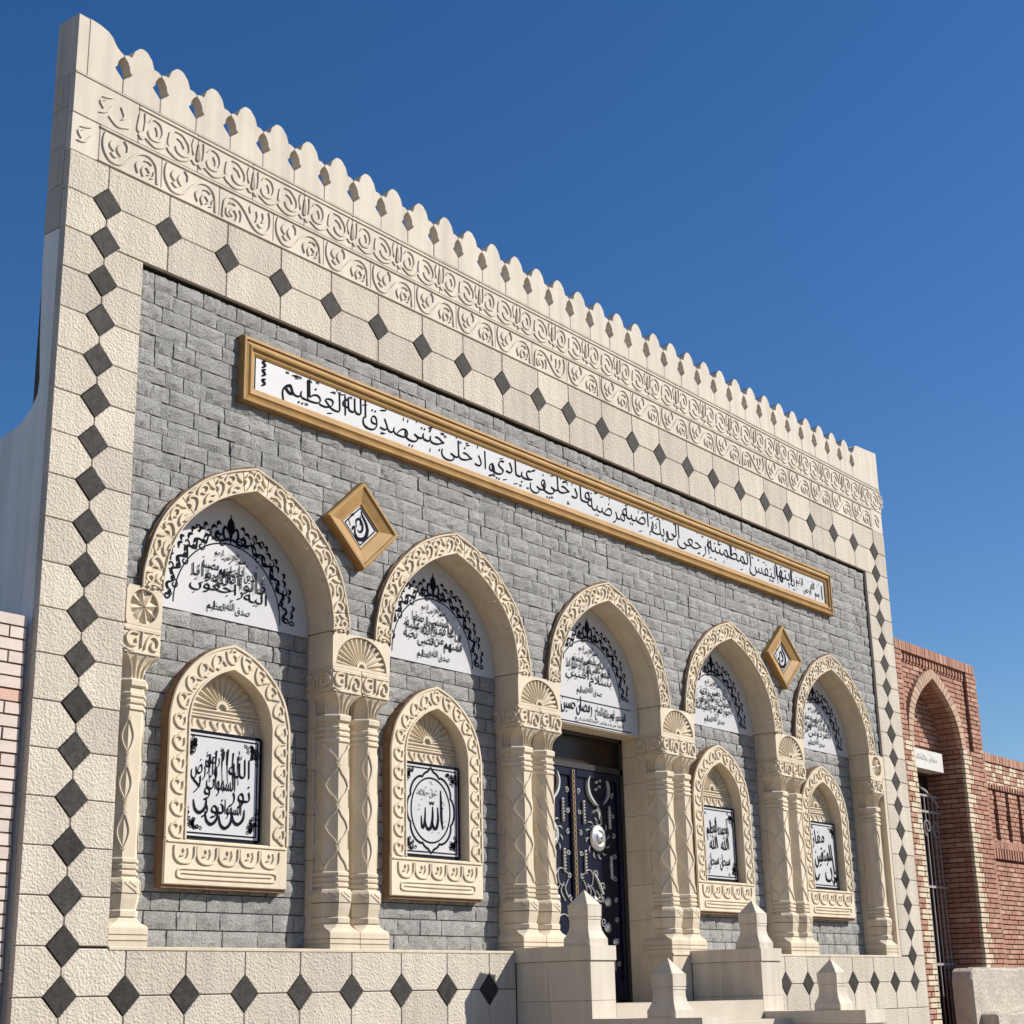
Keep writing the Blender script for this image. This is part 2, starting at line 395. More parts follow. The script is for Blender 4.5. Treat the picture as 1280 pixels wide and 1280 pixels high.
for xs, e0, e1 in ((BX, 0, 4.525), (BX2, 7.56, XD)):        # the plinth rows
    xx = list(xs) + ([4.522] if xs is BX else [])
    for j in range(len(xx)-1):
        a, b = xx[j], xx[j+1]
        la, lb = ('bl',), ('br',)
        last = xs is BX and j == len(xx)-2
        if not (xs is BX and j == 0) and not (xs is BX2 and j == len(xx)-2):
            block(hexrect(a, b, 0, .29, la+(() if last else lb)))
        block(hexrect(a, b, -.3, 0, ('tl',)+(() if last else ('tr',))))
for z0, z1 in ((-.75, -.3), (-1.2, -.75), (-1.66, -1.2)):
    for a, b in ((XL, 4.522), (7.665, XR)):
        n = round((b-a)/.62); off = .3 if z0 > -1 else 0
        for k in range(n): block([(a+(b-a)*k/n, z0), (a+(b-a)*(k+1)/n, z0), (a+(b-a)*(k+1)/n, z1), (a+(b-a)*k/n, z1)])
dm = []
for q in range(5):
    mb = MB(); h = HD-.003+q*.0005; mb.prism([(-h, 0), (0, -h), (h, 0), (0, h)], -.004, .04, .004); dm.append(mb.mesh('diamond_inlay', 'slate'))
spots = [(0, i*.3) for i in range(19)]+[(x, 5.4) for x in TX[1:]]+[(XD, i*.3) for i in range(18)]+[(x, 0) for x in BX[1:]]+[(x, 0) for x in BX2[:-1]]
for k, (x, z) in enumerate(spots):
    o = inst('diamond_inlay', dm[k % 5], MA, (x+random.uniform(-.003, .003), .0, z+random.uniform(-.003, .003))); o.rotation_euler.y = random.uniform(-.02, .02)

# ledge over the plinth, niche floors
lg = MB(); lg.cbox(.348, 5.264, -.006, .33, .278, .302, .004); lg.cbox(6.960, 12.027, -.006, .33, .278, .302, .004); lg.build('plinth_ledge', 'warm', MA)

# --- frieze: two carved courses
U = .5665
def frieze_top():
    mb = MB(); mb.cbox(.0015, U-.0015, 0, .06, 6.0015, 6.318, .004)
    m = flat(0.); h = .010
    mb.stroke([(0, 6.292), (U, 6.292)], .012, .010, m, 'flat'); 
    sc = [(0, 6.075), (.03, 6.05), (.06, 6.075), (.09, 6.06), (.16, 6.035), (.235, 6.065), (.265, 6.09), (.29, 6.06), (.37, 6.03), (.45, 6.05), (.50, 6.085), (.535, 6.06), (U, 6.075)]
    mb.stroke(sc, .020, h, m, 'flat')
    mb.stroke([(0.0, 6.09), (-.0, 6.15), (.0, 6.24)], .05, h, m, 'drop')
    mb.stroke([(U, 6.09), (U, 6.15), (U, 6.24)], .05, h, m, 'drop')
    mb.stroke([(.285, 6.10), (.285, 6.16), (.285, 6.22)], .04, h, m, 'drop')
    mb.stroke([(.09, 6.21), (.13, 6.255), (.20, 6.24), (.225, 6.17), (.19, 6.10), (.12, 6.09), (.09, 6.13), (.115, 6.165)], .026, h, m, 'both')
    mb.stroke([(.15, 6.20), (.18, 6.165), (.17, 6.13)], .034, h, m, 'leaf')
    mb.stroke([(.34, 6.25), (.41, 6.25), (.475, 6.19), (.48, 6.12), (.43, 6.08), (.37, 6.09), (.345, 6.13)], .026, h, m, 'both')
    mb.stroke([(.36, 6.20), (.41, 6.19), (.43, 6.14)], .036, h, m, 'leaf')
    mb.stroke([(.05, 6.27), (.06, 6.2), (.045, 6.12)], .02, h, m, 'leaf'); mb.stroke([(.52, 6.27), (.51, 6.2), (.525, 6.13)], .02, h, m, 'leaf')
    return mb.mesh('frieze_panel', 'frieze')
def frieze_low(flip=False):
    mb = MB(); mb.cbox(.0015, U-.0015, .004, .06, 5.7025, 5.9985, .004)
    base = flat(.004); h = .011
    m = base if not flip else (lambda u, v, d: (U-u, .004-d, v))
    mb.stroke([(0, 5.985), (U, 5.985)], .016, .012, base, 'flat'); mb.stroke([(0, 5.716), (U, 5.716)], .016, .012, base, 'flat')
    mb.stroke([(.05, 5.96), (.035, 5.90), (.045, 5.82), (.10, 5.755), (.18, 5.755), (.24, 5.80), (.30, 5.87), (.37, 5.925), (.45, 5.935), (.51, 5.89), (.525, 5.82), (.53, 5.74)], .021, h, m, 'flat')
    mb.stroke([(.12, 5.93), (.10, 5.88), (.13, 5.84)], .034, h, m, 'leaf'); mb.stroke([(.185, 5.92), (.165, 5.87), (.19, 5.82)], .034, h, m, 'leaf')
    mb.stroke([(.10, 5.82), (.14, 5.80), (.17, 5.815)], .022, h, m, 'leaf')
    mb.stroke([(.35, 5.76), (.335, 5.82), (.36, 5.86)], .028, h, m, 'leaf'); mb.stroke([(.40, 5.75), (.385, 5.80), (.42, 5.84), (.46, 5.80), (.43, 5.775)], .022, h, m, 'both')
    mb.stroke([(.40, 5.88), (.44, 5.895), (.475, 5.87)], .026, h, m, 'leaf'); mb.stroke([(.46, 5.76), (.49, 5.78), (.495, 5.83)], .022, h, m, 'leaf')
    mb.stroke([(.215, 5.96), (.25, 5.93), (.245, 5.88)], .022, h, m, 'leaf')
    return mb.mesh('frieze_panel', 'frieze')
ft, fl, fl2 = frieze_top(), frieze_low(), frieze_low(True)
x = .235-U
for k in range(1, 23): inst('frieze_panel', ft, MA, (.235+U*(k-1), 0, 0))
for k in range(22): inst('frieze_panel', fl if k % 7 != 2 else fl2, MA, (-.10+U*k, 0, 0))
def partial(x0, x1, z0, z1, y0, left):
    mb = MB(); mb.cbox(x0, x1, y0, .06, z0, z1, .004); m = flat(y0); h = .010; c = (x0+x1)/2; q = -1 if left else 1
    mb.stroke([(c-.05*q, z1-.06), (c+.05*q, z1-.09)], .018, h, m, 'both')
    mb.stroke([(c-.05*q, z1-.12), (c, z1-.19), (c+.07*q, z0+.09)], .022, h, m, 'both')
    mb.stroke([(c+.01*q, z1-.10), (c+.06*q, z1-.13), (c+.03*q, z1-.18)], .02, h, m, 'both')
    if x1-x0 > .35:
        mb.stroke([(c+.02, z0+.1), (c+.1, z0+.05), (c+.2, z0+.08)], .02, h, m, 'flat'); mb.stroke([(c+.12, z1-.1), (c+.16, z1-.16), (c+.13, z1-.2)], .03, h, m, 'leaf')
    mb.build('frieze_panel', 'frieze', MA, ((x0+x1)/2, 0, (z0+z1)/2))
partial(XL+.001, .2335, 6.0015, 6.318, 0, True); partial(.235+U*22+.0015, XR-.001, 6.0015, 6.318, 0, False)
partial(XL+.001, -.1015, 5.7025, 5.9985, .004, True); partial(-.10+U*22+.0015, XR-.001, 5.7025, 5.9985, .004, False)
# coping fillet between frieze and merlons
mb = MB(); mb.cbox(XL, XR, -.006, .235, 6.32, 6.334, .003); mb.build('coping', 'frieze', MA)

# --- merlons
PITCH = .3487
half = [(.1725, 6.336), (.1725, 6.452), (.150, 6.475), (.115, 6.505), (.098, 6.525), (.118, 6.545), (.125, 6.585), (.145, 6.62), (.1725, 6.644), (.1725, 6.662), (.140, 6.676), (.106, 6.676), (.096, 6.705), (.082, 6.742), (.058, 6.766), (.038, 6.787), (.012, 6.796)]
prof = [(-x_, z_) for x_, z_ in half]+[(x_, z_) for x_, z_ in half[::-1]]
mb = MB(); mb.prism(prof, 0, .085, .004); mer = mb.mesh('merlon', 'frieze')
for k in range(35):
    xx = .071+PITCH*(k+.5)
    if xx > 12.25: break
    inst('merlon', mer, MA, (xx, random.uniform(-.002, .002), random.uniform(-.002, .002)))
xe = .071+PITCH*k
edge = [(p[0]-.1725, p[1]) for p in half[:11]]      # scalloped edge towards the neighbour merlon
lp = [(-.242, 6.336)]+[(.071+p[0], p[1]) for p in edge]+[(.005, 6.70), (-.012, 6.722), (-.035, 6.757), (-.075, 6.785), (-.14, 6.803), (-.242, 6.812)]
rp = [(XR, 6.336)]+[(xe-p[0], p[1]) for p in edge]+[(xe+.07, 6.70), (xe+.085, 6.73), (xe+.12, 6.78), (xe+.17, 6.81), (XR, 6.85)]
mb = MB(); mb.prism(lp, 0, .235, .004); mb.build('merlon', 'frieze', MA, (0, 0, 6.34))
mb = MB(); mb.cbox(XL, -.245, 0, .235, 6.336, 6.805, .004); mb.build('corner_block', 'frieze', MA, (XL, 0, 6.34))
mb = MB(); mb.prism(rp, 0, .235, .004); mb.build('merlon', 'frieze', MA, (xe, 0, 6.34))

# --- return walls, roof and rear of the building
for sgn, X0 in ((-1, XL), (1, XR)):
    x0, x1 = (X0+.004, X0+.20) if sgn < 0 else (X0-.20, X0-.004)
    prof = [(.03, GR), (.03, 5.1), (.235, 5.1), (.235, 4.9), (.20, 4.3), (.17, 4.0), (.18, 3.9), (.24, 3.80), (.36, 3.72), (.577, 3.665), (1.1, 3.62), (5.2, 3.6), (5.2, GR)]
    mb = MB(); n = len(prof)
    mb.add([(x0, a, b) for a, b in prof]+[(x1, a, b) for a, b in prof], [tuple(range(n)), tuple(range(2*n-1, n-1, -1))]+[(i, (i+1) % n, n+(i+1) % n, n+i) for i in range(n)])
    mb.build('side_wall', 'plaster', MA)
    for z0, z1 in ((5.103, 5.44), (5.44, 5.75), (5.75, 6.06), (6.06, 6.334)):       # stone cladding of the return
        ysp = (.125 if z0 in (5.44, 6.06) else .235)
        for a, b in ((.062, ysp), (ysp, .236)):
            if b-a < .01: continue
            mb = MB(); xa, xb = (XL-.001, XL+.02) if sgn < 0 else (XR-.02, XR+.001)
            mb.box(xa, xb, a+.002, b-.002, z0+.002, z1-.002); mb.build('return_block', 'border', MA, (xa, a, z0))
mb = MB(); mb.box(-.13, 12.47, .7, 5.2, 3.25, 3.45); mb.build('roof', 'plaster', MA)
mb = MB(); mb.box(-.13, 12.47, 4.95, 5.19, GR, 3.25); mb.build('rear_wall', 'plaster', MA)

# --- grey split-stone bricks
BV = []
for q in range(14):
    mb = MB(); rn = random.Random(q); nx, nz = 6, 4; H = .1155
    vs = []
    for j in range(nz):
        for i in range(nx):
            e = i in (0, nx-1) or j in (0, nz-1)
            vs.append(((i/(nx-1)-.5)+(0 if i in (0, nx-1) else rn.uniform(-.06, .06)), (.006+rn.uniform(-.008, .004)) if e else -rn.choice((rn.uniform(-.002, .006), rn.uniform(.004, .012))), (j/(nz-1)-.5)*H+(0 if j in (0, nz-1) else rn.uniform(-.008, .008))))
    fs = [(j*nx+i, j*nx+i+1, (j+1)*nx+i+1, (j+1)*nx+i) for j in range(nz-1) for i in range(nx-1)]
    k = len(vs); vs += [(-.5, .06, -H/2), (.5, .06, -H/2), (.5, .06, H/2), (-.5, .06, H/2)]
    B_ = list(range(nx)); Rr = [j*nx+nx-1 for j in range(nz)]; T_ = [(nz-1)*nx+i for i in range(nx)]; L_ = [j*nx for j in range(nz)]
    fs += [tuple(B_[::-1])+(k, k+1), tuple(Rr[::-1])+(k+1, k+2), tuple(T_)+(k+2, k+3), tuple(L_)+(k+3, k)]
    mb.add(vs, fs); BV.append(mb.mesh('brick', 'grey'))
CO = .1217
WIN = {0: 1.482, 1: 3.755, 3: 8.350, 4: 10.690}
WH, WI, WZ0, WZS = .575, .392, .72, 1.84         # window frame: outer/inner half width, foot, springing
_wi = halfcurve(IN, 6, .392/.832, .43/.925)
def winhalf(zb, zt):
    if zb < WZ0+.03: return 0
    if zb < WZS: return .45
    if zb-WZS > .43: return 0
    return halfw(_wi, zb-WZS)+.03
bricks = []; mort = MB()
def fill(x0, x1, z, y, my, rn, mz1=None):
    if x1-x0 < .03: return
    mort.box(x0, x1, my, .33, z-CO/2, z+CO/2)
    xs = [x0]; x = x0 + rn.uniform(.08, .3)
    while x < x1-.09:
        xs.append(x); x += rn.choice((.17, .21, .24, .27, .30, .34))*rn.uniform(.93, 1.07)
    xs.append(x1)
    for a, b in zip(xs, xs[1:]): bricks.append(((a+b)/2, y+rn.uniform(-.004, .006), z, b-a-.008))
rn = random.Random(3)
nc = round((5.073-.302)/CO)
for c in range(nc):
    z = .302+CO*(c+.5); zb, zt = z-CO/2, z+CO/2
    # upper wall between and above the arches
    if zb > ZS-.09:
        cuts = [(b-halfw(_in, zb-ZS)-.035, b+halfw(_in, zb-ZS)+.035) for b in BAYS if halfw(_in, max(zb-ZS, 0)) > 0 and zb-ZS < .925]
        x = .349; ivs = []
        for a, b in cuts: ivs.append((x, a)); x = b
        ivs.append((x, 12.027))
        for a, b in ivs: fill(a, b, z, .034, .055, rn)
CO = (2.655-.302)/19
for c in range(19):                       # back of the niches
    z = .302+CO*(c+.5); zb, zt = z-CO/2, z+CO/2
    for i, b in enumerate(BAYS):
        if i == 2: continue
        l = .645 if i == 0 else PIERS[i-1][1]-.016; r = 11.64 if i == 4 else PIERS[i][0]+.016
        h = winhalf(zb, zt)
        if h > 0: fill(l, WIN[i]-h, z, DEP, .285, rn); fill(WIN[i]+h, r, z, DEP, .285, rn)
        else: fill(l, r, z, DEP, .285, rn)
mort.build('mortar_bed', 'mortar', MA)
def pxsize(b):
    d = Vector((b[0], b[1], b[2]))-CAM; n = d.normalized(); return b[3]*abs(n.y)/d.length**2
bricks.sort(key=pxsize, reverse=True)
for i, b in enumerate(bricks[:300]): inst('brick', BV[(i*5) % 14], MA, b[:3], (b[3], 1, 1))
rest = MB()
for i, b in enumerate(bricks[300:]):
    me = BV[(i*5+i//14) % 14]
    rest.add([(v.co.x*b[3]+b[0], v.co.y+b[1], v.co.z+b[2]) for v in me.vertices], [tuple(p.vertices) for p in me.polygons])
tag(rest.build('brick_courses', 'grey', MA), None, kind='stuff')

# --- archivolts
NV = 11
AIN, AEX = arch(IN, 8, 0, ZS), arch(EX, 8, 0, ZS); BD = band(AIN, AEX)
vouss = []; rims = MB(); raw = MB()
rims.ring([BD(i/60, -.004) for i in range(61)], [BD(i/60, .045) for i in range(61)], -.016, .02)
rims.ring([BD(i/60, .93) for i in range(61)], [BD(i/60, 1.0) for i in range(61)], -.016, .02)
rims.ring([BD(i/60, .004) for i in range(61)], [BD(i/60, .85) for i in range(61)], .045, DEP+.062)
rimmesh = rims.mesh('archivolt', 'warm')
for k in range(NV):
    a, b = k/NV+.0012, (k+1)/NV-.0012
    mb = MB(); ts = [a+(b-a)*i/6 for i in range(7)]
    mb.ring([BD(t, 0) for t in ts], [BD(t, .995) for t in ts], 0, .075)
    mp = lambda u, v, d: (*(lambda q: (q[0], -d, q[1]))(BD(a+(b-a)*u, v)),)
    h = .015
    F = (lambda u: 1-u) if k > NV//2 else (lambda u: u)
    def st(pts, wd, pr='both'): 
        # local square: u along, v across; width given in metres
        mb.stroke([BD(a+(b-a)*F(p[0]), p[1]) for p in smooth(pts, 4)], wd, h, flat(0.), pr, sm=False)
    st([(.08, .12), (.25, .30), (.30, .55), (.15, .75), (.05, .62)], .022)
    st([(.30, .50), (.45, .78), (.65, .80), (.72, .62), (.58, .50), (.48, .60)], .022)
    st([(.45, .12), (.52, .28), (.72, .36), (.88, .22)], .026, 'both')
    st([(.78, .85), (.86, .65), (.95, .45)], .026, 'leaf'); st([(.20, .90), (.32, .84), (.42, .90)], .022, 'leaf'); st([(.62, .15), (.70, .10), (.82, .12)], .02, 'leaf')
    st([(.0, .35), (.06, .45), (.0, .55)], .02, 'leaf')
    vouss.append(mb.mesh('voussoir', 'warm'))
raw.ring([BD(i/60, .985) for i in range(61)], [(lambda p, e: (p[0]*(1+e), ZS+(p[1]-ZS)*(1+e)))(BD(i/60, 1.0), .012+.004*math.sin(i*2.3)+.005*math.sin(i*5.1+.7*i*i)) for i in range(61)], .004, .07)
rawmesh = raw.mesh('raw_edge', 'raw')
for i, b in enumerate(BAYS):
    ar = inst('archivolt', rimmesh, MA, (b, 0, 0))
    for v in vouss: inst('voussoir', v, ar, (b, random.uniform(-.0015, .0015), 0))
    inst('raw_edge', rawmesh, ar, (b, 0, 0))

# --- piers, columns
def shell_block(mb, x0, x1, z0=2.402, z1=2.678):
    """fan shell set in a recessed half disc"""
    cx = (x0+x1)/2; rr = min(.285, (x1-x0)/2-.035); zc = z0+.022; sz = .245/.285*rr/.285 if rr < .28 else .245/.285
    arcp = [(cx+rr*math.cos(pi-pi*i/24), zc+rr*sz*math.sin(pi-pi*i/24)) for i in range(25)]
    outer = []
    for p in arcp:
        dx, dz = p[0]-cx, p[1]-zc; k = 9.
        if abs(dx) > 1e-6: k = min(k, ((x1-x0)/2-.002)/abs(dx))
        if dz > 1e-6: k = min(k, (z1-.002-zc)/dz)
        outer.append((cx+dx*k, zc+dz*k))
    mb.ring(arcp, outer, 0, .10)
    mb.box(x0+.003, x1-.003, 0.001, .10, z0, zc+.001)
    mb.box(x0+.006, x1-.006, .03, DEP+.06, z0, z1-.004)
    m = flat(.03)
    for i in range(15):
        a = pi*(i+.5)/15; p = [(cx+.055*math.cos(a), zc+.055*sz*math.sin(a)), (cx+rr*.6*math.cos(a), zc+rr*.6*sz*math.sin(a)), (cx+rr*.95*math.cos(a), zc+rr*.95*sz*math.sin(a))]
        mb.stroke(p, .040, .022, m, 'head', top=.35, wmin=.3)
    mb.stroke([(cx+.045*math.cos(pi*i/8), zc+.045*math.sin(pi*i/8)) for i in range(9)], .03, .03, m, 'flat')
def rosette_block(mb, x0, x1, z0=2.402, z1=2.678):
    cx, cz = (x0+x1)/2, (z0+z1)/2; r = .122; n = 32
    arcp = [(cx+r*math.cos(2*pi*i/n), cz+r*math.sin(2*pi*i/n)) for i in range(n)]; outer = []
    for p in arcp:
        dx, dz = p[0]-cx, p[1]-cz; k = min(((x1-x0)/2-.001)/max(abs(dx), 1e-6), ((z1-z0)/2)/max(abs(dz), 1e-6)); outer.append((cx+dx*k, cz+dz*k))
    mb.ring(arcp, outer, 0, .1, closed=True); mb.box(x0+.004, x1-.004, .03, DEP+.06, z0+.002, z1-.002)
    for i in range(8):
        a = 2*pi*i/8+.2; mb.stroke([(cx+.01*math.cos(a), cz+.01*math.sin(a)), (cx+.07*math.cos(a), cz+.07*math.sin(a)), (cx+.118*math.cos(a), cz+.118*math.sin(a))], .062, .028, flat(.03), 'leaf', top=.1)
CW = .315
def octmap(cy, wd):
    """(perimeter, z, height) on an octagonal shaft of width wd at x=0; perimeter 0 is the front face centre, negative to the left"""
    s = wd/(1+math.sqrt(2)); c = wd*.2929
    def f(u, v, d):
        k = math.floor((u+s/2)/s); e = u-k*s; a = k*pi/4
        nx, ny = math.sin(a), -math.cos(a); tx, ty = math.cos(a), math.sin(a)
        return (nx*(wd/2+d)+tx*e, cy+ny*(wd/2+d)+ty*e, v)
    return f, s
cms = {}
def column_meshes(var):
    if var in cms: return cms[var]
    cy = .16; rg = .2929
    b = MB()
    def sk(z, wd, c=.004): return (z, wd, c)
    b.loft8(0, cy, [sk(.302, .322), sk(.335, .322)]); b.loft8(0, cy, [sk(.335, .306), sk(.343, .306)]); b.loft8(0, cy, [sk(.343, .322), sk(.372, .322)]); b.loft8(0, cy, [sk(.372, .306), sk(.38, .306)])
    b.loft8(0, cy, [sk(.38, .322), (.418, .322, .004), (.43, .315, .01), (.455, .29, .05), (.492, .272, .08)])
    o8 = lambda z, wd: (z, wd, wd*rg)
    b.loft8(0, cy, [o8(.49, .292), o8(.525, .296), o8(.533, .282)]); b.loft8(0, cy, [o8(.53, .270), o8(.60, .300), o8(.632, .308)])
    b.loft8(0, cy, [o8(.638, .312), o8(.705, .318), o8(.722, .306), o8(.735, .286)])
    f, s = octmap(cy, .312)
    for k in (-2, -1, 0, 1):
        b.stroke([(k*s-s*.35, .705), (k*s+s*.05, .675), (k*s+s*.42, .648)], .014, .006, f, 'flat'); b.stroke([(k*s-s*.05, .71), (k*s+s*.42, .678)], .012, .006, f, 'flat')
    base = b.mesh('base', 'warm')
    sh = MB(); W = .262
    sh.loft8(0, cy, [o8(.735, W*.96), o8(1.99, W*.96)])
    for z in (.765, .805, .845, 1.845, 1.89, 1.935): sh.loft8(0, cy, [o8(z-.017, W*.97), o8(z-.010, W*1.05), o8(z+.010, W*1.05), o8(z+.017, W*.97)])
    f, s = octmap(cy, W*.96)
    n = 60; z0, z1 = .88, 1.815
    if var == 'lozenge': tracks = [(0, 1), (pi, 1), (0, -1), (pi, -1)]; per = .31; amp = 1.
    elif var == 'lens': per = .31
    else: per = .42
    if var in ('lozenge', 'twist'):
        for ph in (0, .5) if var == 'lozenge' else (0, .5):
            for dr in ((1, -1) if var == 'lozenge' else (1,)):
                for kk in range(-1, 3):
                    pass
        # zigzag lines on the visible faces meeting at the arrises
        for face in (-3, -2, -1, 0, 1, 2):
            m_ = round((z1-z0)/per*2); 
            for q in range(m_):
                za, zb = z0+(z1-z0)*q/m_, z0+(z1-z0)*(q+1)/m_
                if var == 'lozenge': p = [(face*s-s*.5, (za+zb)/2+((zb-za)*.5 if q % 2 else -(zb-za)*.5)*(1 if face % 2 else -1)), (face*s+s*.5, (za+zb)/2-((zb-za)*.5 if q % 2 else -(zb-za)*.5)*(1 if face % 2 else -1))]
                else: p = [(face*s-s*.5, zb+(zb-za)*.2*(face % 2)), (face*s+s*.5, za)]
                c = [(p[0][0]+(p[1][0]-p[0][0])*i/8, p[0][1]+(p[1][1]-p[0][1])*(i/8+.07*math.sin(2*pi*i/8))) for i in range(9)]
                sh.stroke(c, .020, .010, f, 'flat', sm=False)
    else:
        for face in (-3, -1, 1):
            for q in range(3):
                zc = z0+(z1-z0)*(q+.5)/3
                for e in (-1, 1): sh.stroke([(face*s+s*.5, zc+.125), (face*s+s*.5+e*s*.42, zc+.02), (face*s+s*.5+e*s*.36, zc-.05), (face*s+s*.5, zc-.125)], .020, .010, f, 'flat', n=6)
            for q in range(2): sh.stroke([(face*s+s*.5, z0+(z1-z0)*(q+1)/3+.03), (face*s+s*.5, z0+(z1-z0)*(q+1)/3-.03)], .016, .008, f, 'leaf')
    shaft = sh.mesh('shaft', 'warm')
    c = MB()
    c.loft8(0, cy, [o8(1.985, .262), o8(1.995, .288), o8(2.03, .292), o8(2.042, .272)])
    c.loft8(0, cy, [o8(2.04, .226), o8(2.085, .226), (2.125, .240, .06), (2.165, .274, .04), (2.19, .304, .015), (2.205, .318, .004)])
    # leaves on the bell, front and left
    def fmap(z): 
        k = min(max((z-2.04)/.165, 0), 1); return (.226+(.318-.226)*k**2.4)/2
    for side in (0, 1):
        for e in (-.9, -.3, .3, .9):
            pts = [(e*.05, 2.05), (e*.06, 2.11), (e*.095, 2.165), (e*.145, 2.20)]
            mp = (lambda u, v, d: (u, cy-fmap(v)-d, v)) if side == 0 else (lambda u, v, d: (-fmap(v)-d, cy+u, v))
            c.stroke(pts, .026, .013, mp, 'head', top=.3, wmin=.35)
    cap = c.mesh('capital', 'warm')
    im = MB(); im.loft8(0, cy, [(2.207, .316, .004), (2.376, .316, .004)]); im.loft8(0, cy, [(2.378, .318, .003), (2.40, .318, .003)])
    for side in (0, 1):
        mp = (lambda u, v, d: (u, cy-.158-d, v)) if side == 0 else (lambda u, v, d: (-.158-d, cy+u, v))
        h = .016
        im.stroke([(-.15, 2.215), (.15, 2.215)], .014, .01, mp, 'flat'); im.stroke([(-.15, 2.368), (.15, 2.368)], .014, .01, mp, 'flat')
        im.stroke([(-.03, 2.345), (-.10, 2.35), (-.135, 2.31), (-.11, 2.265), (-.05, 2.27), (-.06, 2.31)], .026, h, mp, 'both')
        im.stroke([(.02, 2.24), (.04, 2.31), (.09, 2.345), (.135, 2.31), (.12, 2.255), (.075, 2.26), (.08, 2.30)], .026, h, mp, 'both')
        im.stroke([(-.005, 2.36), (.0, 2.31), (-.01, 2.25)], .03, h, mp, 'leaf'); im.stroke([(-.15, 2.235), (-.10, 2.225), (-.05, 2.24)], .022, h, mp, 'leaf')
    imp = im.mesh('impost', 'warm')
    cms[var] = (base, shaft, cap, imp); return cms[var]
def column(x, var):
    ba, sh, ca, im = column_meshes(var)
    o = empty('column', (x, .16, .302), MA)
    for nme, me in (('base', ba), ('shaft', sh), ('capital', ca), ('impost', im)): inst(nme, me, o, (x, 0, 0))
cvar = [('lozenge', 'lens'), ('lozenge', 'twist'), ('lozenge', 'lozenge'), ('lozenge', 'lozenge')]
for k, (a, b) in enumerate(PIERS):
    m_ = (a+b)/2
    column(m_-.161, cvar[k][0]); column(m_+.161, cvar[k][1])
    deep = .62 if k in (1, 2) else DEP+.06
    mb = MB(); lo, hi = (a+.012, b-.012)
    zz = [.303, .62, .95, 1.28, 1.62, 1.94, 2.205, 2.40]
    for z0, z1 in zip(zz, zz[1:]): mb.cbox(lo, hi, .205, deep, z0+.0015, z1-.0015, .003)
    if k == 1: mb.box(4.868, b-.010, .004, .6, -.3, .277)
    if k == 2: mb.box(a+.010, 7.284, .004, .6, -.3, .277)
    if k == 1: mb.box(5.1, b-.014, .334, .6, .276, .3035)
    if k == 2: mb.box(a+.014, 7.1, .334, .6, .276, .3035)
    mb.build('pier', 'warm', MA, (m_, .2, .3))
    mb = MB(); shell_block(mb, a, b); mb.build('shell_block', 'warm', MA, (m_, 0, 2.4))
for x0, x1, var in ((.349, .658, 'lens'), (11.628, 12.026, 'lens')):
    cx = .498 if x0 < 1 else 11.79
    column(cx, var)
    mb = MB()
    zz = [.303, .62, .95, 1.28, 1.62, 1.94, 2.205, 2.40]
    for z0, z1 in zip(zz, zz[1:]): mb.cbox(x0+.014, x1-.004, .205, DEP+.06, z0+.0015, z1-.0015, .003)
    if x0 > 1: mb.cbox(11.955, x1, .0, .20, .303, 2.40, .004)
    mb.build('pier', 'warm', MA, (cx, .2, .3))
    mb = MB(); rosette_block(mb, x0, x1); mb.build('rosette_block', 'warm', MA, (cx, 0, 2.4))

